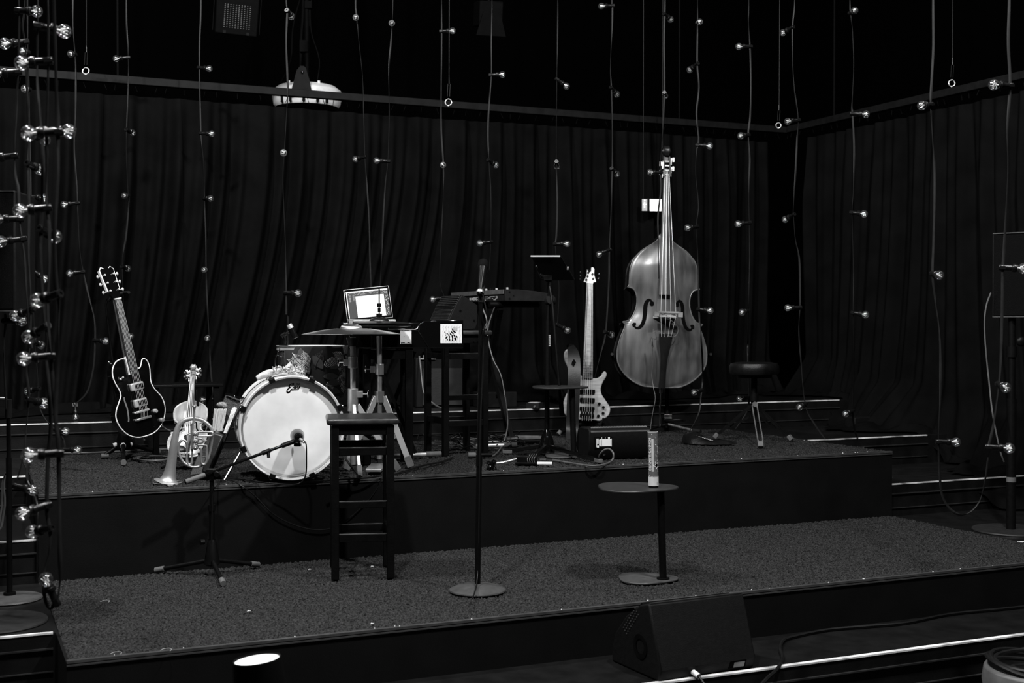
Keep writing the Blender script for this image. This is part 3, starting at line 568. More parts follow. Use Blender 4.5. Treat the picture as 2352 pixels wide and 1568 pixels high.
q = MB(); q.box((.0, -.17, .02), (.085, .26, .018)); q.build('pedal', MAT['chromed'], hs, bevel=.004)
for (dx, dy) in ((f1.x, f1.y), (f2.x, f2.y)):
    q = MB(); q.bar((dx * .55, dy * .55, .18), (0, 0, .10), .012, .02); q.build('leg_brace', MAT['chromed'], hs)
hh = thing('hi_hat_cymbals', 'dark pair of hi-hat cymbals in front of the laptop screen', 'cymbal', (cH.x, cH.y, cH.z), (0, 0, 0))
q = MB(); cymbal(q, .172, .012, .05, .02); q.build('top_cymbal', MAT['cymd'], hh)
q = MB(); cymbal(q, .172, .010, .05, .02, -1); o = q.build('bottom_cymbal', MAT['cymd'], hh); o.location = (0, 0, -.016)
q = MB(); q.cyl((0, 0, .036), (0, 0, .052), .016, 12); q.cyl((0, 0, .06), (0, 0, .085), .008, 10); q.cyl((0, 0, .088), (0, 0, .108), .012, 12); q.build('clutch', MAT['blkmet'], hh)
# --- snare microphone on a clamp ---
mp = at(652, 785, 6.95); mt = thing('clip_microphone', 'small black microphone clamped on the left rim of the snare drum', 'microphone', mp)
def atl(px, py, Y=6.95): return at(px, py, Y) - mp
q = MB(); q.tube([atl(664, 745), atl(670, 756), atl(679, 776)], [.013, .016, .018], 12); q.build('body', MAT['blk'], mt)
q = MB(); q.cyl(atl(664, 745), atl(669, 754), .0155, 12); q.build('metal_collar', MAT['alu'], mt)
q = MB(); q.tube(smooth_pts([atl(650, 805), atl(655, 780), atl(652, 770), atl(664, 762)], 5), .008, 8); q.cyl(atl(646, 772), atl(656, 766), .012, 10); q.box(atl(651, 798), (.045, .03, .03)); q.build('clamp', MAT['blkmet'], mt)
q = MB(); q.tube(smooth_pts([atl(663, 745), atl(661, 725), atl(660, 750), atl(661, 790), atl(655, 808), atl(640, 830, 7.2), atl(646, 900, 7.3)], 6), .0035, 6); q.build('cable', MAT['cable'], mt)
# ================= BOWED AND PLUCKED STRINGS =================
def prof_spline(segs, n=5):
    out = []
    for sg in segs:
        S = smooth_pts([(a, b, 0) for a, b in sg], n)
        out += [(p.x, max(p.y, 0)) for p in S]
    res = [out[0]]
    for t, h in out[1:]:
        res.append((max(t, res[-1][0] + 1e-4), h))
    return res
def bowed(name, label, cat, loc, rot, segs, k, arch, rib, nut, fb_end, fb_w, bridge, tail, fhole, nstr, mats, head, eyer, fw):
    """segs: (t, half width) outline from the bottom upwards; everything scaled by k"""
    t = thing(name, label, cat, loc, rot); O = [(a * k, b * k) for a, b in prof_spline(segs)]; TT = O[-1][0]
    _tt = np.array([a for a, b in O]); _hh = np.array([b for a, b in O]); _g = np.linspace(0, TT, 400); _hg = np.interp(_g, _tt, _hh)
    _hg = np.minimum(_hg, np.convolve(np.pad(_hg, 24, mode='edge'), np.ones(49) / 49, 'valid')); _hg = np.convolve(np.pad(_hg, 12, mode='edge'), np.ones(25) / 25, 'valid') * .985
    def AX(x, tt):
        e = min(tt / TT, 1 - tt / TT); s = min(1, abs(x) / max(float(np.interp(tt, _g, _hg)), .004)); return arch * k * (1 - s ** 2.2) ** 1.15 * min(1, (max(e, 0) * 5)) ** .6
    NC = 31; q = MB(); vs = []; fs = []
    for (tt, h) in O:
        for j in range(NC): s = -1 + 2 * j / (NC - 1); vs.append((s * h, -AX(s * h, tt), tt))
    n = len(O)
    for i in range(n - 1):
        for j in range(NC - 1): fs.append((i * NC + j, i * NC + j + 1, (i + 1) * NC + j + 1, (i + 1) * NC + j))
    q.add(vs, fs); body = q.build('top_plate', MAT[mats['top']], t, ang=70)
    out = [(h, tt) for tt, h in O] + [(-h, tt) for tt, h in O[::-1]]
    q = MB(); m = len(out); vs = [(x * .965, .004 * k, z) for x, z in out] + [(x * .965, rib * k, z) for x, z in out]
    q.add(vs, [(i, (i + 1) % m, m + (i + 1) % m, m + i) for i in range(m)]); q.add([(x, rib * k, z) for x, z in out] + [(x, rib * k + .012 * k, z) for x, z in out], [(i, (i + 1) % m, m + (i + 1) % m, m + i) for i in range(m)] + [tuple(range(m)), tuple(range(m, 2 * m))]); q.build('ribs_and_back', MAT[mats['rib']], t)
    q = MB(); q.tube([(x, .001, z) for x, z in out], .0048 * k if k > 1.05 or k == 1.0 else .0026, 6, closed=True); q.build('edge_rim', MAT[mats['edge']], t)
    def surf(x, tt):
        return -AX(x, tt)
    for sx in (-1, 1):
        P = [(sx * a * k, b * k) for a, b in fhole]; S = smooth_pts([V((a, 0, b)) for a, b in P], 6); S = [V((p.x, surf(p.x, p.z) - .0012, p.z)) for p in S]
        W = [fw * k * (.35 + .65 * sin(pi * i / (len(S) - 1)) ** 1.2) for i in range(len(S))]
        q = MB(); fv = []
        for i, p in enumerate(S):
            tg = (S[min(i + 1, len(S) - 1)] - S[max(i - 1, 0)]); pr = V((tg.z, 0, -tg.x)).normalized() * W[i] / 2
            for sg in (-1, 0, 1): e = p + pr * sg; fv.append((e.x, surf(e.x, e.z) - .0016 * (1 if k > .6 else .5) - .0012, e.z))
        q.add(fv, [(i * 3 + j, i * 3 + j + 1, i * 3 + j + 4, i * 3 + j + 3) for i in range(len(S) - 1) for j in range(2)])
        for e in (S[0], S[-1]): q.lathe([(0, 0), (eyer * k, 0), (eyer * k, .001), (0, .001)], 18, Matrix.Translation(e + V((0, -.0015, 0))) @ Matrix.Rotation(pi / 2, 4, 'X'))
        q.build('f_hole', MAT['printd'], body)
    # fingerboard (arched), neck, pegbox
    kk = k * fb_w[0] / .098
    y0, y1 = -fb_end[1] * k, -.035 * k if k > .5 else -.012; z0, z1 = fb_end[0] * k, nut * k
    def fbs(f, s):
        w = (fb_w[0] + (fb_w[1] - fb_w[0]) * f) * k / 2; return V((w * s, y0 + (y1 - y0) * f + .16 * w * s * s * 2, z0 + (z1 - z0) * f))
    q = MB(); th = .02 * kk; vs = []; fs = []
    for i in range(9):
        for s in (-1, -.6, -.2, .2, .6, 1): vs.append(fbs(i / 8, s))
        for s in (1, -1): p = fbs(i / 8, s); vs.append(p + V((0, th, 0)))
    for i in range(8):
        for j in range(8): fs.append((i * 8 + j, i * 8 + (j + 1) % 8, i * 8 + 8 + (j + 1) % 8, i * 8 + 8 + j))
    fs += [tuple(range(8)), tuple(range(64, 72))]; q.add(vs, fs); q.build('fingerboard', MAT[mats['board']], t)
    q = MB(); nb = [(0, .03 * kk, TT - .02 * kk), (0, .03 * kk, TT + .05 * kk), (0, y1 + .035 * kk, z1 - .1 * kk), (0, y1 + .035 * kk, z1)]; q.tube(smooth_pts(nb, 4), [(.032 - .010 * i / 12) * kk for i in range(13)], 10); q.tube([(0, .015 * kk, TT - .05 * kk), (0, y0 * .35, TT + .03 * kk), (0, y1 + .01 * kk, TT + .2 * kk)], [.03 * kk, .028 * kk, .022 * kk], 10); q.build('neck', MAT[mats['rib']], t)
    # head: two cheeks, scroll
    hl = head * k; hw = fb_w[1] * k / 2 + .004 * kk; q = MB()
    for sx in (-1, 1): q.bar((sx * hw, y1 + .012 * kk, z1 - .01 * kk), (sx * hw * .8, y1 + .05 * kk, z1 + hl * .62), .010 * kk, .05 * kk, up=(0, 1, 0))
    q.bar((0, y1 + .04 * kk, z1), (0, y1 + .07 * kk, z1 + hl * .62), 2 * hw, .012 * kk, up=(0, 1, 0))
    Rs = .17 * hl; cs_ = V((0, y1 + .05 * kk, z1 + hl * .83)); RX = Matrix.Translation(cs_) @ Matrix.Rotation(pi / 2, 4, 'Y')
    q.lathe([(0, -hw * 1.35), (Rs * .22, -hw * 1.35), (Rs * .30, -hw * 1.15), (Rs * .52, -hw * 1.12), (Rs * .58, -hw * .85), (Rs * .9, -hw * .8), (Rs, -hw * .62), (Rs * .93, 0), (Rs, hw * .62), (Rs * .9, hw * .8), (Rs * .58, hw * .85), (Rs * .52, hw * 1.12), (Rs * .30, hw * 1.15), (Rs * .22, hw * 1.35), (0, hw * 1.35)], 26, RX)
    q.bar((0, y1 + .065 * kk, z1 + hl * .5), (0, y1 + .075 * kk, z1 + hl * .80), hw * 1.3, .03 * kk, up=(0, 1, 0))
    hd = q.build('pegbox_and_scroll', MAT[mats['head']], t)
    for i in range(4):
        sx = -1 if i % 2 == 0 else 1; zz = z1 + hl * (.07 + .14 * i); q = MB()
        if k > .5:
            q.cyl((-hw * 1.1, y1 + .03 * k, zz), (hw * 1.1, y1 + .03 * k, zz), .007, 10); q.box((sx * (hw + .005), y1 + .03, zz), (.006, .035, .05)); q.cyl((sx * (hw + .008), y1 + .02, zz + .012), (sx * (hw + .015), y1 + .02, zz + .012), .012, 10); q.box((sx * (hw + .021), y1 + .02, zz + .012), (.013, .010, .032)); q.build('machine_head', MAT['alu'], t)
        else:
            q.cyl((-hw, y1 + .008, zz), (sx * (hw + .02), y1 + .008, zz), .0028, 8); q.ball((sx * (hw + .027), y1 + .008, zz), .0105, 10, (.9, .6, 1.1)); q.build('tuning_peg', MAT[mats['peg']], t)
    # bridge, tailpiece, strings
    bt, bh, bw = bridge; bt *= k; bh *= k; bw *= k; yb = -arch * k - bh
    o2 = [(-bw * .5, 0), (-bw * .42, bh * .25), (-bw * .30, bh * .5), (-bw * .42, bh * .8), (-bw * .36, bh), (0, bh * 1.10), (bw * .36, bh), (bw * .42, bh * .8), (bw * .30, bh * .5), (bw * .42, bh * .25), (bw * .5, 0), (bw * .25, 0), (bw * .14, bh * .22), (-bw * .14, bh * .22), (-bw * .25, 0)]
    q = MB(); Tb = Matrix(((1, 0, 0, 0), (0, 0, -1, -arch * k * .93), (0, 1, 0, bt), (0, 0, 0, 1))); q.prism([(x, z) for x, z in o2], -.009 * k, .009 * k, Matrix(((1, 0, 0, 0), (0, 0, -1, -arch * k * .93), (0, 1, 0, bt), (0, 0, 0, 1)))); q.build('bridge', MAT[mats['bridge']], t)
    tl, tw, ty = tail; q = MB(); vs = []; fs = []; prof2 = [(0, .46), (.1, .44), (.35, .42), (.6, .55), (.85, .9), (1, 1)]
    S = smooth_pts([V((a, b, 0)) for a, b in prof2], 3)
    for p in S:
        w = tw * k * p.y / 2; y = -(.02 * k + (ty - .02) * k * p.x); z = -.005 * k + (tl * k) * p.x
        for s in (-1, -.5, 0, .5, 1): vs.append((w * s, y - .008 * k * (1 - s * s) - .004 * k, z))
        vs += [(w, y + .008 * k, z), (-w, y + .008 * k, z)]
    for i in range(len(S) - 1):
        for j in range(7): fs.append((i * 7 + j, i * 7 + (j + 1) % 7, i * 7 + 7 + (j + 1) % 7, i * 7 + 7 + j))
    fs += [tuple(range(7)), tuple(range((len(S) - 1) * 7, len(S) * 7))]; q.add(vs, fs); q.build('tailpiece', MAT['ebd'], t)
    for i in range(nstr):
        s = (i / (nstr - 1) - .5) * 2; q = MB(); top = V((s * fb_w[1] * k * .36, y1 - .006 * k, z1)); br = V((s * bw * .33, yb - .012 * k - .0 * s, bt)); te = V((s * tw * k * .34, -ty * k - .014 * k, tl * k * .93))
        q.tube([top + V((0, .03 * k, hl * .25)), top, br, te], (.0021 - .0003 * i) if k > .5 else .0006, 6); q.build('string', MAT['string'], t)
    return t
# --- double bass ---
segB = [[(.0, .0), (.004, .09), (.0095, .139), (.041, .208), (.098, .278), (.169, .320), (.246, .328), (.309, .319), (.38, .297), (.430, .277), (.450, .276), (.466, .292)],
        [(.468, .290), (.474, .262), (.484, .244), (.505, .226), (.533, .211), (.575, .198), (.612, .193), (.65, .195), (.678, .202), (.705, .216), (.716, .236), (.722, .262)],
        [(.724, .264), (.735, .254), (.773, .252), (.855, .248), (.918, .228), (.955, .2), (.99, .168), (1.02, .125), (1.047, .082), (1.075, .052), (1.113, .035)]]
fB = [(.0906, .602), (.098, .622), (.109, .628), (.122, .622), (.131, .605), (.137, .575), (.139, .528), (.146, .479), (.163, .440), (.187, .423), (.205, .428), (.211, .446)]
YB = 9.12; pBB = at(1519, 890, YB)
db = bowed('double_bass', 'large dark varnished double bass standing upright at the right of the riser', 'double bass', pBB, (radians(-4), radians(2.0), radians(4)), segB, 1.0, .055, .19, 1.535, (.665, .11), (.098, .044), (.505, .135, .165), (.385, .10, .13), fB, 4,
    dict(top='bassw', rib='ribw', edge='rimw', board='ebony', head='ebd', peg='ebd', bridge='maple'), .235, .017, .029)
q = MB()
for sx in (-1, 1): q.box((sx * .085, -.20, .515), (.034, .022, .034))
q.box((0, -.205, .53), (.15, .016, .012)); q.tube(smooth_pts([(-.04, -.2, .53), (.03, -.19, .47), (.085, -.15, .42), (.05, -.14, .36), (-.07, -.13, .40), (-.10, -.12, .36)], 6), .002, 6); q.build('bridge_pickup', MAT['chromed'], db)
q = MB(); q.cyl((0, .02, .02), (0, .04, -.28), .006, 10); q.cyl((0, .02, .03), (0, .025, -.04), .016, 12); q.build('endpin', MAT['chrome'], db)
# pickup cable running to the small monitor
pc = at(1498, 775, 8.95); cb = thing('pickup_cable', 'thin twisted cable running down the front of the double bass', 'cable', pc)
q = MB(); S = smooth_pts([at(1497, 776, 8.93), at(1499, 795, 8.93), at(1500, 830, 8.95), at(1497, 860, 8.97), at(1501, 890, 8.95), at(1505, 915, 8.9), at(1498, 955, 8.6), at(1494, 990, 8.0), at(1497, 1012, 7.9)], 8)
q.tube(S, .0024, 6); q.build('wire', MAT['cableg'], cb, off=pc)
q = MB(); q.cyl(at(1496, 775, 8.93), at(1499, 797, 8.93), .006, 8); q.build('jack', MAT['chrome'], cb, off=pc)
# stand that carries the bass
bs = V((pBB.x + .05, pBB.y + .06, ZU)); s = thing('bass_stand', 'black double bass stand with a chrome foot under the bass', 'instrument stand', bs)
hb = pBB.z - ZU
q = MB(); q.cyl((0.02, .17, .12), (.03, .255, hb + .40), .014, 12); q.cyl((0.02, .17, .02), (.02, .17, .14), .02, 12); q.build('post', MAT['blkmet'], s)
q = MB(); q.tube([(-.40, .02, hb + .24), (-.38, .20, hb + .2), (-.1, .245, hb + .16), (.03, .25, hb + .15), (.14, .245, hb + .16), (.30, .20, hb + .2), (.32, .02, hb + .24)], .011, 8); q.build('cradle_arm', MAT['blkmet'], s)
q = MB(); q.box((.02, .13, .10), (.06, .04, .05)); q.build('clamp', MAT['chrome'], s, bevel=.004)
for (dx, dy, m) in ((.22, -.16, 'steel'), (-.22, -.12, 'blkmet'), (.05, .42, 'blkmet')):
    q = MB(); q.cyl((.02, .1, .05), (dx * .8, dy * .8 + .02, .022), .009, 10); l = q.build('leg', MAT[m], s)
    q = MB(); q.cyl((dx * .78, dy * .78 + .02, .023), (dx, dy, .018), .014, 10); q.build('rubber_foot', MAT['rubberd'], l)
q = MB(); q.tube([(.06 + .07 * cos(a * .35), .02 + .05 * sin(a * .35), .085) for a in range(0, 14)], .009, 8); q.build('endpin_cup', MAT['blkmet'], s)
# --- violin ---
segV = [[(0, 0), (.006, .045), (.02, .075), (.05, .098), (.085, .104), (.12, .098), (.142, .088), (.15, .091)], [(.152, .089), (.158, .072), (.175, .058), (.195, .055), (.215, .060), (.23, .074), (.236, .080)], [(.238, .079), (.255, .0825), (.285, .084), (.315, .077), (.338, .056), (.352, .03), (.358, .018)]]
fV = [(.020, .205), (.026, .211), (.033, .207), (.035, .19), (.037, .172), (.046, .155), (.056, .151), (.060, .158)]
YV = 6.82; pV = at(431, 1049, YV)
vi = bowed('violin', 'violin on a small stand behind the brass horn', 'violin', pV, (radians(-41), radians(.5), radians(10)), segV, 1.06, .016, .032, .49, (.235, .022), (.042, .024), (.195, .030, .042), (.115, .045, .03), fV, 4,
    dict(top='viol', rib='viol', edge='maple', board='ebony', head='viol', peg='ebd', bridge='maple'), .105, .0052, .0075)
for o in list(vi.children):
    if o.name.startswith('tuning_peg'): bpy.data.objects.remove(o)
for i in range(4):
    sx = -1 if i % 2 == 0 else 1; zz = .52 + .105 * (.1 + .14 * i); q = MB(); q.cyl((-.014, -.03, zz), (sx * .036, -.03, zz), .0032, 8); q.ball((sx * .043, -.03, zz), .0115, 10, (.9, .6, 1.1)); q.build('tuning_peg', MAT['ebd'], vi)
q = MB(); q.ball((-.045, -.022, .035), .035, 12, (1, .35, .7)); q.build('chin_rest', MAT['ebd'], vi)
vs_ = thing('violin_stand', 'small black folding stand holding the violin', 'instrument stand', (pV.x, pV.y + .06, ZU))
q = MB(); q.cyl((0, .18, .02), (0, .16, .42), .008, 8); q.build('post', MAT['blkmet'], vs_)
for dx, dy in ((-.13, -.10), (.13, -.10), (0, .30)):
    q = MB(); q.cyl((0, .17, .10), (dx, dy, .012), .007, 8); q.build('leg', MAT['blkmet'], vs_)
for sx in (-1, 1):
    q = MB(); q.tube([(sx * .004, .165, .12), (sx * .06, .03, .055), (sx * .06, -.05, .060), (sx * .06, -.06, .09)], .006, 8); q.build('support_arm', MAT['blkmet'], vs_)
# --- guitars ---
def guitar(name, label, loc, rot, out, thick, bodymat, front, scale_t, board, head_fn, nstr, frets, bevel):
    t = thing(name, label, 'guitar', loc, rot); S = [(p.x, p.z) for p in smooth_pts([V((x, 0, z)) for x, z in out], 4, closed=True)]
    q = MB(); q.prism(S, 0, thick); q.build('body', MAT[bodymat], t, bevel=bevel, seg=3); 
    bt, nt, w0, w1, e = scale_t
    q = MB(); q.add([(-w1 / 2, -.010, nt), (w1 / 2, -.010, nt), (w0 / 2, -.016, e), (-w0 / 2, -.016, e), (-w1 / 2, -.003, nt), (w1 / 2, -.003, nt), (w0 / 2, -.001, e), (-w0 / 2, -.001, e)], [(0, 1, 2, 3), (4, 5, 6, 7), (0, 1, 5, 4), (1, 2, 6, 5), (2, 3, 7, 6), (3, 0, 4, 7)]); fb = q.build('fingerboard', MAT[board], t)
    q = MB(); q.tube([(0, .012, e + .06), (0, .009, e + .12), (0, .007, nt)], [.024, w0 * .44, w1 * .45], 12, flat=None); q.build('neck', MAT['rosew' if bodymat == 'blkg' else 'maple'], t)
    L = nt - bt; q = MB()
    for i in range(1, frets + 1):
        z = nt - L * (1 - 2 ** (-i / 12)); 
        if z < e + .004: break
        f = (z - e) / (nt - e); w = w0 + (w1 - w0) * f; y = -.016 + .006 * f; q.cyl((-w / 2 + .001, y - .0006, z), (w / 2 - .001, y - .0006, z), .0013, 6)
    q.build('frets', MAT['chrome'], fb)
    q = MB(); q.box((0, -.009, nt + .003), (w1 + .002, .010, .006)); q.build('nut', MAT['bind'], t)
    for i in range(nstr):
        s = (i / (nstr - 1) - .5) * 2; q = MB(); q.tube([(s * w1 * .40, -.013, nt + .003), (s * w0 * .44, -.026, bt), (s * w0 * .44, -.012, bt - .035)], .0009 if nstr == 6 else .0014, 6); q.build('string', MAT['string'], t)
    head_fn(t, nt)
    return t
outG = [(0, 0), (.06, .006), (.115, .035), (.152, .085), (.165, .135), (.155, .185), (.128, .225), (.110, .26), (.107, .29), (.113, .325), (.118, .36), (.112, .395), (.095, .413), (.080, .409), (.070, .392), (.060, .375), (.047, .368), (.03, .374), (0, .40), (-.03, .432), (-.06, .438), (-.095, .427), (-.122, .395), (-.13, .355), (-.122, .315), (-.107, .275), (-.106, .245), (-.127, .215), (-.155, .175), (-.166, .135), (-.153, .085), (-.115, .035), (-.06, .006)]
pG = at(336, 1001, 7.25)
def headG(t, nt):
    T = Matrix.Translation((0, -.004, nt + .006)) @ Matrix.Rotation(radians(-13), 4, 'X')
    o = [(-.022, 0), (-.040, .05), (-.046, .165), (-.030, .18), (-.016, .172), (0, .195), (.016, .172), (.030, .18), (.046, .165), (.040, .05), (.022, 0)]
    q = MB(); q.prism(o, .002, .016, T); h = q.build('headstock', MAT['blkg'], t)
    q = MB(); q.tube([T @ V((x, .004, z)) for x, z in o[1:5]], .004, 6); q.bar(T @ V((-.041, .009, .045)), T @ V((-.048, .009, .165)), .004, .016, up=(0, 1, 0)); q.tube([T @ V((x, .003, z)) for x, z in o[6:10]], .0022, 6); q.build('headstock_binding', MAT['bind'], h)
    for i in range(3):
        for sx in (-1, 1):
            z = .045 + .045 * i; q = MB(); q.cyl(T @ V((sx * .028, -.010, z)), T @ V((sx * .028, .012, z)), .005, 10); q.cyl(T @ V((sx * .040, .010, z)), T @ V((sx * .058, .010, z)), .003, 8); q.ball(T @ V((sx * .064, .010, z)), .009, 10, (.9, .5, 1.1)); q.build('tuning_peg', MAT['alu'], h)
g = guitar('electric_guitar', 'glossy black electric guitar with pale edge binding on a tall stand at left', pG, (radians(-6), radians(-9.8), radians(54)), outG, .048, 'blkg', True, (.135, .755, .056, .043, .345), 'rosewd', headG, 6, 22, .003)
g.scale = (1.04, 1.04, 1.06)
S = [(p.x, p.z) for p in smooth_pts([V((x, 0, z)) for x, z in outG], 4, closed=True)]
q = MB(); q.tube([(x * .994, .0012, z * .994 + .001) for x, z in S], .0034, 6, closed=True); q.build('edge_binding', MAT['bind'], g)
q = MB(); q.bar((-.030, -.008, .345), (-.030, -.003, .445), .004, .012); q.build('neck_binding', MAT['bind'], g)
for z in (.275, .185):
    q = MB(); q.box((0, -.010, z), (.085, .020, .042)); p = q.build('pickup', MAT['alu'], g, bevel=.006, seg=3)
    q = MB(); q.box((.008, -.0215, z), (.052, .002, .024)); q.build('pickup_insert', MAT['blkg'], p)
q = MB(); q.box((0, -.014, .138), (.085, .012, .012)); q.cyl((-.045, -.012, .138), (-.045, 0, .138), .006, 10); q.cyl((.045, -.012, .138), (.045, 0, .138), .006, 10); q.build('bridge', MAT['alu'], g, bevel=.003)
q = MB(); q.box((0, -.012, .098), (.095, .014, .013)); q.cyl((-.05, -.012, .098), (-.05, 0, .098), .006, 10); q.cyl((.05, -.012, .098), (.05, 0, .098), .006, 10); q.build('tailpiece', MAT['chromed'], g, bevel=.003)
for (x, z) in ((.088, .118), (.118, .062)):
    q = MB(); q.lathe([(.0, -.020), (.009, -.020), (.011, -.016), (.012, 0)], 20, Matrix.Translation((x, 0, z)) @ Matrix.Rotation(-pi / 2, 4, 'X')); q.build('knob', MAT['alu'], g)
q = MB(); q.cyl((-.086, 0, .335), (-.082, -.016, .338), .004, 8); q.ball((-.080, -.018, .340), .006, 8); q.ball((-.088, -.006, .332), .006, 8); q.build('switch', MAT['alu'], g)
fS = smooth_pts([V((-.088, -.0006, .235)), V((-.090, -.0006, .215)), V((-.084, -.0006, .17)), V((-.088, -.0006, .12)), V((-.094, -.0006, .10))], 5)
q = MB(); q.ribbon(fS, .009, (0, -1, 0), .0006); q.build('sound_slot', MAT['steel'], g)
for (a, b) in (((-.105, .02, .42), (-.122, .02, .435)), ((.0, .024, -.002), (0, .024, -.018))):
    q = MB(); q.cyl(a, b, .004, 8); q.ball(b, .007, 8); q.build('strap_button', MAT['chrome'], g)
# guitar stand with neck yoke
gs = gnd(283, 1050, ZU); s = thing('guitar_stand', 'tall black guitar stand with a neck yoke holding the black guitar', 'instrument stand', gs)
def L3(px, py, Y=7.42): return at(px, py, Y) - gs
q = MB(); q.tube([L3(282, 1035), L3(275, 960, 7.5), L3(262, 868, 7.52)], .017, 10); q.box(L3(262, 850, 7.52), (.06, .045, .10)); q.build('post', MAT['blkmet'], s, bevel=.004)
q = MB(); q.tube([L3(262, 860, 7.52), L3(250, 760, 7.52), L3(243, 700, 7.5), L3(246, 688, 7.5), L3(258, 680, 7.46)], .007, 8); q.build('upper_rod', MAT['blkmet'], s)
q = MB(); q.tube([L3(250, 690, 7.48), L3(262, 676, 7.45), L3(285, 672, 7.45), L3(296, 671, 7.36)], .009, 8); q.tube([L3(262, 676, 7.45), L3(264, 672, 7.34)], .008, 8); q.build('neck_yoke', MAT['rubberd'], s)
q = MB(); q.lathe([(.018, .17), (.030, .14), (.045, .06), (.040, .045), (.0, .045)], 20); q.build('hub', MAT['blkmet'], s)
for (px, py, y) in ((237, 1052, None), (284, 1067, None), (362, 1042, None)):
    f = gnd(px, py, ZU) - gs; f.z = .013; q = MB(); q.cyl((f.x * .12, f.y * .12, .075), f, .012, 10); l = q.build('leg', MAT['blkmet'], s)
    q = MB(); n = V((f.x, f.y, 0)).normalized(); q.cyl(n * .035 + V((0, 0, .075)), n * .055 + V((0, 0, .069)), .016, 10); q.build('leg_collar', MAT['label'], l)
    q = MB(); q.cyl(f - V((f.x, f.y, 0)).normalized() * .03, f + V((f.x, f.y, 0)).normalized() * .012, .0155, 10); q.build('rubber_foot', MAT['rubber'], l)
# --- bass guitar ---
outB = [(.036, .302), (.069, .304), (.095, .322), (.106, .343), (.121, .353), (.135, .341), (.132, .314), (.111, .277), (.097, .232), (.104, .19), (.132, .149), (.158, .112), (.167, .083), (.157, .045), (.125, .0165), (.092, .001), (.05, .006), (0, .011), (-.05, .006), (-.09, .0), (-.132, .02), (-.16, .058), (-.168, .1), (-.153, .165), (-.127, .223), (-.124, .281), (-.14, .364), (-.162, .414), (-.170, .455), (-.162, .490), (-.144, .500), (-.132, .482), (-.121, .414), (-.094, .364), (-.065, .331), (-.039, .316), (0, .300)]
pBG = at(1347, 966, 8.86)
def headB(t, nt):
    T = Matrix.Translation((0, -.004, nt + .006)) @ Matrix.Rotation(radians(-10), 4, 'X')
    o = [(-.024, 0), (-.045, .006), (-.034, .028), (-.022, .06), (-.020, .10), (-.005, .075), (.008, .085), (.010, .115), (.022, .118), (.034, .105), (.032, .06), (.046, .006), (.024, 0)]
    q = MB(); q.prism(o, .0, .016, T); h = q.build('headstock', MAT['maple'], t, bevel=.002)
    for (x, z, sx) in ((-.026, .018, -1), (-.016, .045, -1), (-.012, .072, -1), (.024, .028, 1), (.018, .062, 1)):
        q = MB(); q.cyl(T @ V((x, -.008, z)), T @ V((x, .004, z)), .008, 12); q.cyl(T @ V((x, .012, z)), T @ V((sx * .058, .012, z + .004)), .0032, 8); q.ball(T @ V((sx * .066, .012, z + .005)), .011, 8, (.8, .35, 1.2)); q.build('tuning_peg', MAT['blkg'], h)
bg = guitar('bass_guitar', 'pale flamed maple five string bass guitar left of the double bass', pBG, (radians(-7), radians(2), radians(2)), outB, .042, 'maple', True, (.035, .975, .074, .046, .298), 'rosew', headB, 5, 24, .007)
for i, z in enumerate((.205, .145, .085)):
    q = MB(); q.box((.002, -.008, z), (.105, .018, .030 if i < 2 else .024)); q.build('pickup', MAT['blk'], bg, bevel=.004)
q = MB(); q.box((.002, -.010, .036), (.10, .018, .020)); 
for i in range(5): q.box((-.036 + .019 * i, -.022, .048), (.012, .012, .03))
q.build('bridge', MAT['blkmet'], bg, bevel=.002)
for (x, z) in ((.087, .122), (.116, .098), (.115, .056), (.082, .036)):
    q = MB(); q.lathe([(0, -.018), (.009, -.018), (.010, 0)], 16, Matrix.Translation((x, 0, z)) @ Matrix.Rotation(-pi / 2, 4, 'X')); q.build('knob', MAT['blk'], bg)
# strap hanging from the upper horn
st = thing('guitar_strap', 'wide dark leather strap hanging from the bass guitar upper horn', 'strap', pBG, (0, 0, 0))
def LB(px, py, Y): return at(px, py, Y) - pBG
SL = smooth_pts([LB(1304, 798, 8.97), LB(1312, 797, 8.88), LB(1317, 812, 8.80), LB(1319, 850, 8.74), LB(1318, 885, 8.72), LB(1316, 930, 8.72), LB(1314, 980, 8.74), LB(1314, 1005, 8.68), LB(1326, 1014, 8.62), LB(1336, 1004, 8.7)], 6)
W = [.03 + .058 * min(1, i / 14) for i in range(len(SL))]; W = [w * (1 - .35 * max(0, (i - 40) / 14)) for i, w in enumerate(W)]
q = MB(); q.ribbon(SL, W, (.15, -1, .02), .004); q.build('webbing', MAT['leatherg'], st)
d = LB(1318, 832, 8.745); q = MB(); q.prism([(d.x - .016, d.z), (d.x, d.z - .024), (d.x + .016, d.z), (d.x, d.z + .024)], d.y - .012, d.y - .008); q.build('diamond_patch', MAT['blk'], st)
# bass guitar stand
bsb = V((pBG.x + .02, pBG.y + .10, ZU)); s = thing('bass_guitar_stand', 'low black stand under the pale bass guitar', 'instrument stand', bsb)
hz = pBG.z - ZU
q = MB(); q.cyl((0, .06, .04), (0, .10, hz + .5), .012, 10); q.build('post', MAT['blkmet'], s)
for dx, dy in ((-.22, -.13), (.24, -.12), (0, .2)):
    q = MB(); q.cyl((0, .06, hz * .9 + .02), (dx, dy, .016), .013, 10); l = q.build('leg', MAT['blkmet'], s)
    q = MB(); q.cyl((dx * .92, dy * .92 + .004, .035), (dx, dy, .014), .016, 10); q.build('rubber_foot', MAT['rubber'], l)
q = MB(); q.tube([(-.10, -.12, hz + .02), (-.08, -.10, hz - .025), (0, .04, hz - .02), (.08, -.10, hz - .025), (.10, -.12, hz + .02)], .009, 8); q.build('cradle', MAT['rubberd'], s)
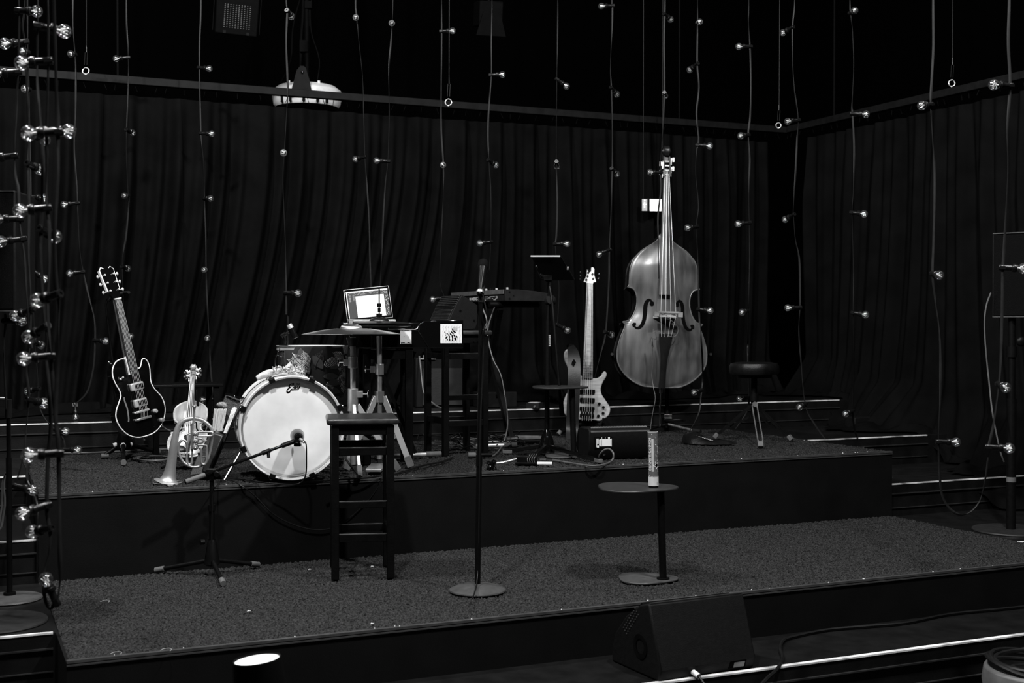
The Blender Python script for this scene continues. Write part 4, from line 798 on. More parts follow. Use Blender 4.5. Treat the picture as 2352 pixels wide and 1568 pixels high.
q = MB(); q.tube([(0, .1, hz + .5), (0, .11, .9), (0.02, .115, 1.16), (.0, .12, 1.18)], .006, 8); q.build('neck_support', MAT['blkmet'], s)
# --- brass horn ---
YHn = 6.36; sH = FPX / YHn; pH = gnd(385, 1109, ZU); hn = thing('alto_horn', 'dull brass alto horn standing on its bell at the left riser edge', 'brass instrument', pH, (0, 0, radians(8)))
def HP(x, y, dy=0): return V(((x - 230) / 5.225 / sH, dy, (1458 - y) / 5.225 / sH + .001))
bl = [(230, 1458, 166), (232, 1452, 150), (236, 1440, 124), (242, 1415, 98), (250, 1380, 80), (258, 1330, 69), (268, 1270, 61), (278, 1200, 57), (290, 1120, 54), (303, 1030, 49), (314, 950, 43), (328, 880, 38), (352, 800, 31), (400, 742, 27), (468, 710, 25), (540, 703, 24), (620, 718, 23), (690, 768, 22), (738, 830, 20), (752, 900, 18)]
S = smooth_pts([HP(x, y) for x, y, w in bl], 4); Wd = smooth_pts([V((w, 0, 0)) for *_, w in bl], 4)
q = MB(); q.tube(S, [w.x / 5.225 / sH for w in Wd], 28, caps=False); bo = q.build('bell', MAT['brass'], hn, ang=60); so = bo.modifiers.new('wall', 'SOLIDIFY'); so.thickness = .0012
q = MB(); c0 = HP(230, 1458); q.tube([c0 + V((.0695 * cos(i * pi / 20), .0695 * sin(i * pi / 20), .0025)) for i in range(40)], .0025, 6, closed=True); q.build('bell_rim', MAT['brass'], hn)
q = MB(); q.tube(smooth_pts([HP(752, 900), HP(740, 1000, .004), HP(718, 1110, .004), HP(690, 1195), HP(640, 1250), HP(560, 1277), HP(480, 1262), HP(405, 1205), HP(366, 1120), HP(356, 1050), HP(370, 985), HP(412, 955), HP(452, 990), HP(458, 1060), HP(456, 1210), HP(484, 1248), HP(510, 1212), HP(510, 1040)], 6), .0062, 10); q.build('main_tubing', MAT['brass'], hn)
for i, (zy, x1, x2) in enumerate(((878, 745, 0), (965, 700, 0), (1040, 680, 1130))):
    q = MB()
    if i == 0: pts = [(575, 860), (735, 862), (752, 885), (735, 908), (575, 910)]
    elif i == 1: pts = [(575, 945), (630, 942), (640, 965), (630, 985), (575, 988)]
    else: pts = [(575, 1015), (660, 1018), (685, 1045), (680, 1210), (650, 1245), (620, 1210), (614, 1060), (590, 1055)]
    q.tube(smooth_pts([HP(x, y, -.012) for x, y in pts], 5), .0055, 10); q.build('valve_slide', MAT['brass'], hn)
    c = HP(558, zy, -.01); q = MB(); q.lathe([(0, -.026), (.008, -.026), (.012, -.022), (.013, 0), (.013, .02), (0, .02)], 20, Matrix.Translation(c) @ Matrix.Rotation(-pi / 2, 4, 'X')); v = q.build('rotary_valve', MAT['brass'], hn)
    q = MB(); q.ball(c + V((0, -.028, 0)), .006, 10); q.build('valve_cap', MAT['chromed'], v)
q = MB(); q.lathe([(.006, 0), (.0075, .008), (.0075, .016), (.006, .018)], 16, Matrix.Translation(HP(676, 965, -.012)) @ Matrix.Rotation(pi / 2, 4, 'X')); q.build('slide_ring', MAT['brass'], hn)
q = MB(); q.tube([HP(518, 1060, -.008), HP(520, 760, -.008)], .0065, 12); q.tube([HP(505, 1110, -.004), HP(365, 1108, -.004)], .002, 6); q.tube([HP(690, 1150, -.004), HP(622, 1150, -.008)], .002, 6); q.build('lever_frame', MAT['chromed'], hn)
q = MB(); q.tube([HP(538, 760, -.014), HP(546, 640, -.016)], [.0055, .0042], 10); q.build('mouth_pipe', MAT['brass'], hn)
q = MB(); q.lathe([(.0038, 0), (.0042, .02), (.0075, .034), (.0125, .038), (.0125, .042), (.009, .042), (.003, .03)], 18, Matrix.Translation(HP(546, 650, -.016))); q.build('mouthpiece', MAT['chromed'], hn)
q = MB(); q.tube([HP(395, 815, -.005), HP(425, 815, -.005), HP(440, 840, -.005), HP(400, 830, -.005), HP(395, 865, -.005), HP(450, 888, -.006), HP(510, 870, -.008)], .0028, 6); q.build('finger_hook', MAT['chromed'], hn); q = MB(); q.tube([HP(600, 765, -.006), HP(650, 740, -.006), HP(690, 800, -.006), HP(672, 850, -.008)], .0025, 6); q.build('finger_hook', MAT['chromed'], hn)
# --- stick bag with brushes and mallets ---
YK = 6.55; pK = gnd(468, 1100, ZU); kb = thing('stick_bag', 'open black stick bag leaning against the left side of the bass drum', 'bag', pK)
def KP(x, y, Y=YK): return at(340 + x / 5.225, 830 + y / 5.225, Y) - pK
def slab(m, quad, th):
    vs = [KP(*p) for p in quad]; vs += [v + V((.0, th, 0)) for v in vs]; m.add(vs, [(0, 1, 2, 3), (4, 5, 6, 7), (0, 1, 5, 4), (1, 2, 6, 5), (2, 3, 7, 6), (3, 0, 4, 7)])
q = MB(); slab(q, [(925, 395, 6.62), (1150, 440, 6.62), (740, 1375, 6.40), (520, 1340, 6.44)], .03); q.build('back_flap', MAT['leather'], kb, bevel=.006)
q = MB(); slab(q, [(760, 845, 6.44), (905, 885, 6.42), (720, 1340, 6.36), (640, 1330, 6.38)], .045); q.build('front_pocket', MAT['leatherg'], kb, bevel=.008)
q = MB(); slab(q, [(590, 1120, 6.48), (700, 1150, 6.46), (700, 1345, 6.38), (490, 1370, 6.40)], .03); q.build('side_gusset', MAT['leatherg'], kb, bevel=.006)
q = MB(); q.tube(smooth_pts([KP(930, 390, 6.61), KP(1000, 402, 6.60), KP(1100, 440, 6.60), KP(1150, 432, 6.61)], 5), .006, 8); q.build('piping', MAT['blkg'], kb)
bm_ = at(340 + 820 / 5.225, 830 + 840 / 5.225, 6.42); br = thing('bristle_brush', 'wide pale bristle brush standing in the stick bag', 'brush', bm_)
R = random.Random(9); q = MB()
for i in range(130):
    f = R.random(); g_ = R.uniform(-.012, .012); a = at(340 + (775 + 115 * f) / 5.225, 830 + 835 / 5.225, 6.47 + g_); e = at(340 + (795 + 150 * f) / 5.225, 830 + (565 + R.uniform(0, 26)) / 5.225, 6.47 + g_ * 1.3); q.tube([a, (a + e) / 2 + V((R.uniform(-.002, .002), 0, 0)), e], .0019, 4)
o = q.build('bristles', MAT['brist'], br, off=bm_); o['kind'] = 'stuff'
q = MB(); q.tube([at(340 + 835 / 5.225, 830 + 820 / 5.225, 6.47), at(340 + 790 / 5.225, 830 + 1050 / 5.225, 6.44)], .012, 8); q.build('handle', MAT['rosew'], br, off=bm_)
def mallet(x, y, x2, y2, r, label):
    h = at(340 + x / 5.225, 830 + y / 5.225, 6.53); e = at(340 + x2 / 5.225, 830 + y2 / 5.225, 6.50); t = thing('felt_mallet', label, 'mallet', e, group='felt mallets in the stick bag')
    q = MB(); q.ball(h, r, 14, (1.35, 1, .75)); q.ball(h + V((.012, -.004, -.004)), r * .8, 10); q.build('felt_head', MAT['felt'], t, off=e); q = MB(); q.cyl(h, e, .005, 8); q.build('shaft', MAT['rosew'], t, off=e)
mallet(885, 520, 850, 900, .021, 'felt mallet with its head above the pale bristles in the stick bag')
mallet(882, 830, 840, 1000, .019, 'felt mallet with its head below the pale bristles in the stick bag')
e = at(340 + 925 / 5.225, 830 + 860 / 5.225, 6.44); w = thing('rod_stick', 'pale wide rod stick beside the brush in the stick bag', 'drumstick', e)
q = MB(); a = at(340 + 1040 / 5.225, 830 + 550 / 5.225, 6.52)
for i in range(7): q.cyl(a + V(((i - 3) * .0035, (i % 2) * .004, -abs(i - 3) * .001)), e + V(((i - 3) * .0022, (i % 2) * .004, 0)), .0024, 6)
q.build('rods', MAT['brist'], w, off=e)
# ================= STOOLS, STANDS, TABLES, AMPLIFIERS =================
def bar_stool(label, loc, yaw):
    t = thing('bar_stool', label, 'stool', loc, (0, 0, yaw), 'black wooden bar stools'); w, d, L = .128, .150, .036
    q = MB(); q.box((0, 0, .732), (.335, .365, .030)); q.build('seat', [MAT['seatg']], t, bevel=.012, seg=4)
    for sx in (-1, 1):
        for sy in (-1, 1):
            q = MB(); q.box((sx * w, sy * d, .357), (L, L, .714)); q.build('leg', MAT['stool'], t, bevel=.003)
    for y in (-d, d):
        q = MB(); q.box((0, y, .692), (2 * w - L, .020, .046)); q.build('apron', MAT['stool'], t, bevel=.002)
    for x in (-w, w):
        q = MB(); q.box((x, 0, .692), (.020, 2 * d - L, .046)); q.build('apron', MAT['stool'], t, bevel=.002)
    def rail(c, s, worn):
        q = MB(); q.box(c, s); o = q.build('foot_rail', MAT['stool'], t, bevel=.002)
        if worn: m = MB(); m.box((c[0], c[1], c[2] + s[2] / 2 + .0006), (s[0] if s[0] > s[1] else s[0] * .7, s[1] * .7 if s[0] > s[1] else s[1], .0012)); m.build('worn_edge', MAT['worn'], o)
    X = 2 * w - L; Y = 2 * d - L
    rail((0, -d, .592), (X, .022, .036), 1); rail((0, -d, .345), (X, .024, .030), 1); rail((0, -d, .190), (X, .024, .036), 1)
    rail((0, d, .600), (X, .022, .036), 0); rail((0, d, .190), (X, .022, .036), 1)
    for x in (-w, w): rail((x, 0, .592), (.022, Y, .036), 0); rail((x, 0, .205), (.022, Y, .036), 0)
    return t
a, b_ = gnd(770, 1331, ZL), gnd(897, 1327, ZL); yw = atan2(b_.y - a.y, b_.x - a.x); mid = (a + b_) / 2; back = V((-sin(yw), cos(yw), 0)) * .15
bar_stool('black wooden bar stool at the front, standing before the bass drum', mid + back + V((0, 0, .002)), yw)
fl, fr = gnd(1027, 1049, ZU), gnd(1121, 1044, ZU); c2 = (fl + fr) / 2 + V((-SN, CS, 0)) * .19
bar_stool('black wooden bar stool carrying the small stage monitor, behind the vocal microphone stand', c2 + V((0, 0, .002)), SA)
# --- vocal microphone stand ---
mb = gnd(1097, 1357, ZL); ms = thing('microphone_stand', 'straight black microphone stand on a round dished base, centre front', 'microphone stand', mb)
q = MB(); q.lathe([(0, 0), (.124, 0), (.127, .004), (.125, .009), (.10, .020), (.05, .030), (.02, .034), (0, .034)], 56); q.build('base', MAT['basem'], ms)
YM = mb.y; tp = at(1105, 668, YM) - mb
q = MB(); j = tp * .44; q.cyl((0, 0, .03), j, .0125, 14); q.build('lower_tube', MAT['blkmet'], ms)
q = MB(); q.cyl(j * .98, tp, .0095, 14); q.cyl(j - V((0, 0, .03)), j + V((0, 0, .02)), .0145, 14); q.build('upper_tube', MAT['blkmet'], ms)
q = MB(); q.cyl(tp - V((0, 0, .05)), tp + V((0, 0, -.012)), .0125, 12); q.tube(smooth_pts([tp + V((0, 0, -.02)), tp + V((.002, -.012, .0)), tp + V((.003, .02, .028))], 4), .013, 10); q.build('clip', MAT['rubberd'], ms)
mc = at(1104, 658, YM); mi = thing('vocal_microphone', 'black handheld vocal microphone on top of the straight stand', 'microphone', mc)
dv = V((.012, .085, .125)).normalized()
def ML(s): return dv * s
q = MB(); q.tube([ML(-.045), ML(-.03), ML(.02), ML(.07), ML(.092), ML(.10)], [.0105, .0125, .0165, .0205, .0235, .024], 20); q.build('body', MAT['blk'], mi)
q = MB(); q.tube([ML(-.036), ML(-.030), ML(-.024)], [.0165, .0175, .0165], 20); q.build('clip_ring', MAT['chromed'], mi)
q = MB(); Rm = dv.to_track_quat('Z', 'Y').to_matrix().to_4x4(); Rm.translation = ML(.10); q.lathe([(.023, 0), (.0255, .004), (.0262, .012), (.0255, .018), (.0258, .024), (.023, .036), (.015, .045), (0, .048)], 28, Rm); q.build('grille', MAT['grille'], mi)
# cable on the vocal stand
p0 = at(1112, 700, YM); cb = thing('microphone_cable', 'black cable hanging beside the vocal microphone stand', 'cable', p0)
q = MB(); q.tube(smooth_pts([at(1108, 672, YM - .02), at(1117, 712, YM - .03), at(1120, 735, YM - .02), at(1112, 756, YM - .04), at(1111, 790, YM - .02), at(1109, 850, YM - .02), at(1103, 1000, YM - .017), at(1100, 1200, YM - .015), at(1096, 1330, YM - .03), gnd(1085, 1375, ZL + .035)], 6), .0032, 6); q.build('cord', MAT['cable'], cb, off=p0)
# --- boom stand with bass drum microphone ---
bb = gnd(487, 1318, ZL); bb.x += .0; bo = thing('boom_stand', 'short black boom stand on a tripod in front of the riser at left', 'microphone stand', bb)
YO = bb.y
q = MB(); q.lathe([(.016, .165), (.022, .150), (.034, .07), (.038, .05), (.030, .042), (0, .042)], 24); q.build('hub', MAT['blkmet'], bo)
q = MB(); q.cyl((-.034, -.01, .155), (-.05, -.02, .155), .013, 12); q.build('clutch_knob', MAT['blkmet'], bo)
zc = at(486, 1088, YO).z - bb.z
q = MB(); q.cyl((0, 0, .12), (0, 0, .31), .013, 12); q.cyl((0, 0, .30), (0, 0, .33), .017, 12); q.cyl((0, 0, .33), (0, 0, zc - .03), .0105, 12); q.build('pole', MAT['blkmet'], bo)
for (px, py) in ((361, 1313), (590, 1302), (512, 1344)):
    f = gnd(px, py, ZL) - bb; f.z = .013
    if uv(0, 0) is not None:
        w = f + bb; v_ = -SN * w.x + CS * w.y
        if v_ > 6.185: f -= V((-SN, CS, 0)) * (v_ - 6.185)
    n = V((f.x, f.y, 0)).normalized(); q = MB(); q.cyl(n * .030 + V((0, 0, .062)), f, .0105, 12); l = q.build('leg', MAT['blkmet'], bo)
    q = MB(); e = (f - (n * .03 + V((0, 0, .062)))).normalized(); q.cyl(f - e * .035, f + e * .012, .0135, 12); q.build('rubber_foot', MAT['rubber'], l)
q = MB(); q.box((0, 0, zc), (.05, .04, .05)); q.cyl((-.045, 0, zc - .012), (.05, 0, zc - .012), .014, 12); q.cyl((.03, -.03, zc), (.03, .03, zc), .016, 12); q.build('boom_clutch', MAT['blkmet'], bo, bevel=.004)
b0, b1 = at(426, 1107, YO - .10) - bb, at(668, 1016, 6.185) - bb
q = MB(); q.tube([b0, b1], .0075, 10); q.build('boom_arm', MAT['blkg'], bo)
q = MB(); d = (b1 - b0).normalized(); q.tube([b0, b0 + d * .098], .0125, 14); q.build('counterweight_grip', MAT['rubber'], bo)
q = MB(); m_ = b0 + d * (b1 - b0).length * .72; q.tube([m_, m_ + d * .04], .0115, 12); q.cyl(m_ + d * .03, m_ + d * .03 + V((.006, -.01, -.03)), .008, 10); q.build('length_clamp', MAT['blkmet'], bo)
q = MB(); q.tube([b1 - d * .05, b1 + d * .02], .012, 12); q.build('thread_end', MAT['blkmet'], bo)
ml = at(684, 1004, 6.225); km = thing('drum_microphone', 'fat black egg shaped microphone on the boom before the bass drum head', 'microphone', ml)
ax = (V((-.25, 1, .18))).normalized(); Rk = ax.to_track_quat('Z', 'Y').to_matrix().to_4x4()
q = MB(); q.lathe([(0, -.05), (.016, -.048), (.027, -.03), (.033, 0), (.034, .02), (.034, .03)], 28, Rk); q.build('body', MAT['blkg'], km)
q = MB(); q.lathe([(.0345, .026), (.0355, .034), (.033, .046), (.022, .056), (0, .058)], 28, Rk); q.build('grille', MAT['chromed'], km)
q = MB(); q.box((-.0, -.005, -.036), (.035, .03, .016)); q.build('swivel_mount', MAT['blkmet'], km, bevel=.004)
q = MB(); q.cyl((.018, -.04, -.006), (.034, -.055, -.014), .009, 10); q.cyl((.034, -.055, -.014), (.042, -.06, -.02), .0065, 10); q.build('plug', MAT['chromed'], km)
cs0 = at(700, 1012, 6.15); cb = thing('microphone_cable', 'black cable looping from the bass drum microphone over the riser edge', 'cable', cs0)
q = MB(); pts = [at(697, 1011, 6.15), at(703, 1020, 6.14), at(704, 1050, 6.14), at(703, 1085, 6.15), at(696, 1104, 6.17), at(680, 1112, 6.19), at(650, 1112, 6.20), at(600, 1107, 6.21), gnd(560, 1101, ZU + .004), gnd(530, 1099, ZU + .004), gnd(510, 1100, ZU + .005), gnd(500, 1112, ZU + .006), at(496, 1118, YO - .03), at(490, 1125, YO - .022), at(487, 1180, YO - .018), at(486, 1250, YO - .02)]
q.tube(smooth_pts(pts, 7), .0034, 6); q.build('cord', MAT['cable'], cb, off=cs0)
FR = lambda px, py: at(px, py, 6.195 / (CS - SN * (px - 1176) / FPX))
cs1 = gnd(515, 1103, ZU); cb = thing('hanging_cable', 'black cable sagging in front of the riser behind the front bar stool', 'cable', cs1)
q = MB(); pts = [gnd(508, 1098, ZU + .006), gnd(535, 1104, ZU + .008), FR(556, 1116), FR(585, 1138), FR(630, 1182), FR(690, 1210), FR(745, 1216), FR(790, 1198), FR(840, 1155), FR(868, 1118), FR(880, 1094), gnd(892, 1091, ZU + .006), gnd(960, 1078, ZU + .006), gnd(1030, 1062, ZU + .006)]
q.tube(smooth_pts(pts, 7), .0034, 6); q.build('cord', MAT['cable'], cb, off=cs1)
# --- side tables with rounded triangular tops ---
def tri(r, n=48, sx=1., sy=1.): return [(sx * (r * (1 + .095 * cos(3 * a)) * cos(a)), sy * .92 * (r * (1 + .095 * cos(3 * a)) * sin(a))) for a in [2 * pi * i / n + pi for i in range(n)]]
def side_table(label, base, top_c, r, h, yaw):
    t = thing('side_table', label, 'table', base, (0, 0, 0), 'low side tables with pick shaped tops')
    def disc(name, c, pts, z0, z1, mt, bv):
        q = MB(); n = len(pts); Rz = Matrix.Rotation(yaw, 3, 'Z'); vs = [Rz @ V((x, y, z0)) + V((c[0], c[1], 0)) for x, y in pts] + [Rz @ V((x, y, z1)) + V((c[0], c[1], 0)) for x, y in pts]
        q.add(vs, [tuple(range(n)), tuple(range(n, 2 * n))] + [(i, (i + 1) % n, n + (i + 1) % n, n + i) for i in range(n)]); return q.build(name, MAT[mt], t, bevel=bv)
    disc('table_top', (top_c[0] * 1.25, top_c[1] * 1.25), tri(r, 60), h - .012, h, 'tabm', .004); disc('base_plate', (top_c[0] * .75, top_c[1] * .75), tri(r * .74, 60), 0, .008, 'basem', .002)
    q = MB(); q.cyl((0, 0, .006), (-.012, 0, h - .012), .017, 18); q.cyl((0, 0, .006), (0, 0, .014), .030, 18); q.build('post', MAT['blkmet'], t); return t
t1 = gnd(1523, 1333, ZL); tz = at(1468, 1120, t1.y).z - ZL
side_table('low black side table at the front carrying the confetti tube', t1, (-.100, .045), .186, tz, radians(2))
t2 = gnd(1318, 1049, ZU); tz2 = at(1280, 887, t2.y + .02).z - ZU
side_table('black side table on the riser beside the bass guitar strap', t2, (-.075, .03), .166, tz2, radians(2))
# --- confetti tube ---
ct = at(1501, 1121, t1.y + .02); ct.z = ZL + tz + .0; cf = thing('confetti_tube', 'tall printed confetti cannon tube standing on the front side table', 'confetti cannon', ct, (0, radians(-.9), radians(0)))
r = .0235; hC = .258
q = MB(); q.lathe([(0, .010), (r, .010), (r, hC), (r - .002, hC), (r - .002, hC - .006), (0, hC - .006)], 40); q.build('printed_tube', MAT['tube'], cf)
q = MB(); q.lathe([(0, .001), (r - .001, .001), (r - .001, .010), (0, .010)], 32); q.build('base_cap', MAT['blk'], cf)
q = MB(); q.lathe([(r, .009), (r + .0007, .009), (r + .0007, .050), (r, .050)], 40); band = q.build('pale_band', MAT['paleb'], cf)
q = MB(); q.lathe([(r, hC - .003), (r + .0006, hC - .003), (r + .0006, hC + .0006), (r - .002, hC + .0006)], 40); q.build('rim', MAT['foil'], cf)
def wrap(co, a0, z0): a = a0 + co.x / r; rr = r + .0004 + co.z; return V((rr * sin(a), -rr * cos(a), z0 + co.y))
text('tube_lettering', 'CONFETTI CANNON', .0165, MAT['printw'], cf, None, fit=.150, bend=lambda c: wrap(V((-c.y, c.x, c.z)), -.72, .155), th=.0003)
q = MB(); n = 14
for i in range(n): pass
def strip(m, a0, a1, z0, z1, dr=.0006):
    m.grid(5, 2, lambda i, j: V(((r + dr) * sin(a0 + (a1 - a0) * i), -(r + dr) * cos(a0 + (a1 - a0) * i), z0 + (z1 - z0) * j)))
strip(q, -.42, .04, .075, .226); q.build('pale_stripe', MAT['printg'], cf)
q = MB(); strip(q, .95, 1.15, .155, .188); q.build('side_stripe', MAT['printw'], cf)
q = MB(); strip(q, .55, .95, .016, .026, .0012)
for i in range(5): strip(q, .58 + .07 * i, .60 + .07 * i, .016, .026, .0014)
q.build('code_box', MAT['printg'], band)
R = random.Random(5); q = MB()
for i in range(70):
    a = R.uniform(-1.3, 1.4); z = R.uniform(.056, .250)
    if -1.0 < a < .12 and .07 < z < .24: continue
    s = R.uniform(.0006, .0016); strip(q, a - s / r, a + s / r, z - s, z + s)
for i in range(9):
    a = -1.2 + i * .3; strip(q, a, a + .16, .052, .0545)
q.build('confetti_print', MAT['printw'], cf)
q = MB(); c = V((.0, .107)); a0 = .62
pts = []
for i in range(10): rr = .017 if i % 2 == 0 else .007; an = pi / 2 + i * pi / 5 + .5; pts.append((a0 + rr * cos(an) / r, .104 + rr * sin(an) * 1.1))
vs = [V(((r + .0008) * sin(a), -(r + .0008) * cos(a), z)) for a, z in pts]; ctr = V(((r + .0008) * sin(a0), -(r + .0008) * cos(a0), .104)); q.add([ctr] + vs, [(0, 1 + i, 1 + (i + 1) % 10) for i in range(10)]); st_ = q.build('star_print', MAT['printd'], cf)
q = MB()
for i in range(10): q.tube([vs[i] * 1.0, vs[(i + 1) % 10]], .0009, 5)
q.build('star_outline', MAT['printw'], st_)
# --- wedge stage monitors ---
def wedge(name, label, loc, yaw, W, D, Hh, mats, group=None):
    """back panel towards -Y (viewer), sloped grille away from the viewer"""
    t = thing(name, label, 'stage monitor', loc, (0, 0, yaw), group); w = W / 2
    o = [(0.012 * D / .36, 0), (D, 0), (D, Hh * .18), (D * .93, Hh * .42), (D * .70, Hh * .72), (D * .40, Hh * .95), (D * .26, Hh), (D * .22, Hh), (-.005, Hh * .16)]
    q = MB(); k = len(o); vs = [(-w, y, z) for y, z in o] + [(w, y, z) for y, z in o]; q.add(vs, [tuple(range(k)), tuple(range(k, 2 * k))] + [(i, (i + 1) % k, k + (i + 1) % k, k + i) for i in range(k)]); q.build('cabinet', MAT['cab'], t, bevel=.007, seg=3)
    q = MB(); a, b2 = V((0, D * .955, Hh * .40)), V((0, D * .43, Hh * .965)); n = (b2 - a).normalized(); nn = V((0, -n.z, n.y)) * -1
    q.bar(a - nn * .004, b2 - nn * .004, W * .93, .012, up=(0, 1, .2)); q.build('grille', MAT['grille'], t)
    return t
w0 = uv(0, 0); pL = gnd(1509, 1564, -.198); pR = gnd(1727, 1531, -.198); WW = (pR - pL).length; cw = (pL + pR) / 2
wm = wedge('wedge_monitor', 'large black wedge monitor on the floor below the front stage edge', cw + V((-SN, CS, 0)) * (-.022), atan2(pR.y - pL.y, pR.x - pL.x), WW, .36, .29, None)
Tp = V((0, .035, 0))
def bp(x, f, d=.0):    # point on the tall back panel (f 0..1 upward)
    z = .29 * (.16 + .84 * f); y = -.005 + (.36 * .22 + .005) * f; return V((x, y - d, z))
q = MB(); y_ = lambda z: .012 - .017 * z / (.29 * .16)
q.add([V((.100, y_(.010) - .001, .012)), V((.185, y_(.012) - .001, .012)), V((.185, y_(.042) - .001, .042)), V((.105, y_(.042) - .001, .042))], [(0, 1, 2, 3)]); lb = q.build('rating_plate', MAT['printd'], wm)
q = MB(); q.add([V((.125, y_(.014) - .002, .014)), V((.178, y_(.014) - .002, .014)), V((.178, y_(.037) - .002, .037)), V((.125, y_(.037) - .002, .037))], [(0, 1, 2, 3)]); q.build('paper_label', MAT['labelg'], lb)
q = MB(); q.box((0, .36 * .24, .2915), (WW * .96, .012, .004)); q.build('ridge_strip', MAT['lip'], wm)
q = MB(); q.cyl((-.075, .03, .03), (-.068, -.03, .012), .011, 12); q.build('cable_plug', MAT['label'], wm)
q = MB(); q.tube(smooth_pts([(-.068, -.03, .012), (-.06, -.08, -.03), (-.05, -.12, -.1), (-.05, -.13, -.19)], 5), .005, 8); q.build('plug_cable', MAT['cable'], wm)
q = MB()
for i in range(3):
    for j in range(9): q.box((-WW / 2 - .001, .155 + i * .012 + j * .011, .235 - j * .012 + i * .010), (.003, .006, .004))
q.build('side_vent', MAT['trim'], wm)
q = MB(); q.lathe([(.030, 0), (.05, 0), (.05, .003), (.03, .003)], 28, Matrix.Translation((-WW / 2 - .003, .14, .11)) @ Matrix.Rotation(pi / 2, 4, 'Y')); q.build('pole_socket', MAT['blk'], wm)
# small monitor in front of the bass guitar (seen from behind)
aL, aR = gnd(1353, 1057, ZU), gnd(1496, 1053, ZU); c3 = (aL + aR) / 2; W3 = (aR - aL).length; h3 = at(1425, 984, c3.y).z - ZU
am = thing('small_monitor', 'small black box monitor with a label plate and curled cable, below the bass guitar', 'stage monitor', (c3.x, c3.y, ZU + .002), (0, 0, atan2(aR.y - aL.y, aR.x - aL.x)))
o = [(.045, 0), (.20, 0), (.26, h3 * .35), (.22, h3 * .9), (.17, h3), (.02, h3), (0, h3 * .93), (0, h3 * .36)]
q = MB(); k = len(o); q.add([(-W3 / 2, y, z) for y, z in o] + [(W3 / 2, y, z) for y, z in o], [tuple(range(k)), tuple(range(k, 2 * k))] + [(i, (i + 1) % k, k + (i + 1) % k, k + i) for i in range(k)]); q.build('cabinet', MAT['cab'], am, bevel=.006)
q = MB(); q.tube([(-W3 / 2 + .02 + i * (W3 - .04) / 40, .028, h3 + .002 + .002 * (i % 2)) for i in range(41)], .006, 8); q.box((0, .002, h3 * .905), (W3 * .94, .006, .008)); q.build('carry_handle', MAT['rubber'], am)
q = MB(); q.box((-.105, -.002, h3 * .56), (.108, .004, .066)); pl = q.build('rating_plate', MAT['printd'], am)
q = MB(); q.box((-.094, -.005, h3 * .55), (.065, .002, .042)); q.build('paper_label', MAT['label'], pl)
q = MB()
for i in range(12): q.box((-.118 , -.0065, h3 * .55 - .016 + i * .003), (.006, .001, .0012 + .0012 * (i % 3)))
q.build('bar_code', MAT['printg'], pl)
q = MB(); q.box((-.146, -.0055, h3 * .545), (.004, .002, .05)); q.box((-.139, -.0055, h3 * .6), (.007, .002, .030)); q.box((-.138, -.0055, h3 * .43), (.010, .002, .012)); q.box((-.131, -.0055, h3 * .56), (.003, .002, .034)); q.box((-.058, -.0055, h3 * .55), (.005, .002, .045))
for x in (-.115, -.095): q.box((x, -.0055, h3 * .7), (.0025, .002, .010))
q.box((-.072, -.0055, h3 * .7), (.011, .002, .009)); q.build('plate_print', MAT['label'], pl)
q = MB(); q.cyl((-.105, .03, h3 * .30), (-.103, -.012, .03), .008, 10); q.build('jack_plug', MAT['chrome'], am)
cp = gnd(1410, 1040, ZU); cb = thing('instrument_cable', 'thick cable arching out of the small monitor onto the carpet', 'cable', cp)
def L7(px, py, Y): return at(px, py, Y)
q = MB(); q.tube(smooth_pts([L7(1377, 1058, 7.33), L7(1377, 1045, 7.30), L7(1388, 1033, 7.27), L7(1400, 1031, 7.25), L7(1409, 1042, 7.22), L7(1405, 1058, 7.2), gnd(1385, 1067, ZU + .006), gnd(1355, 1069, ZU + .006), gnd(1310, 1063, ZU + .006), gnd(1268, 1056, ZU + .006), gnd(1240, 1055, ZU + .006)], 7), .0055, 8); q.build('cord', MAT['cableg'], cb, off=cp)
q = MB(); q.cyl(gnd(1270, 1057, ZU + .007), gnd(1255, 1056, ZU + .007), .007, 8); q.build('jack_plug', MAT['chrome'], cb, off=cp)
# --- stage piano, its stand, laptop ---
YP = 7.25; pa, pb = at(800, 800, 7.0), at(1064, 800, 7.15)
yaw = atan2(pb.y - pa.y, pb.x - pa.x); LP = (V((pb.x, pb.y, 0)) - V((pa.x, pa.y, 0))).length; pc = (pa + pb) / 2
zb_ = at(1040, 800, 7.13).z; hT = at(1040, 734, 7.13).z - zb_; hL = at(930, 757, 7.08).z - zb_
sp = thing('stage_piano', 'black stage piano with two pale stickers on its back panel', 'keyboard', (pc.x, pc.y, zb_), (0, 0, yaw))
h = LP / 2; DP = .25
q = MB(); q.box((0, DP / 2, hL / 2), (LP, DP, hL)); q.build('body', MAT['blkg'], sp, bevel=.008, seg=3)
q = MB(); o = [(h - .26, hL - .01), (h - .25, hT * .86), (h - .225, hT * .97), (h - .10, hT), (h, hT), (h, 0.001), (h - .2, 0.001)]; q.prism(o, -.006, DP + .006); q.build('end_cheek', MAT['blkg'], sp, bevel=.006, seg=3)
q = MB(); q.box((-.13, DP * .62, hL + .02), (LP * .68, DP * .62, .045)); q.build('key_lid', MAT['blkg'], sp, bevel=.010, seg=3)
q = MB(); q.box((h - .355, -.004, hL + .002), (.17, .006, .004)); q.tube([(h - .275, -.005, hL + .002), (h - .262, -.005, hL + .008), (h - .258, -.005, hL + .02)], .002, 6); q.build('edge_trim', MAT['alu'], sp)
sc = 7.4 / FPX
def stick(px, py): return V(((at(px, py, 7.113 + (px - 1000) * .00057).x - pc.x) / cos(yaw), -.0075, at(px, py, 7.113 + (px - 1000) * .00057).z - zb_))
s0, s1 = stick(1011, 788), stick(1060, 744)
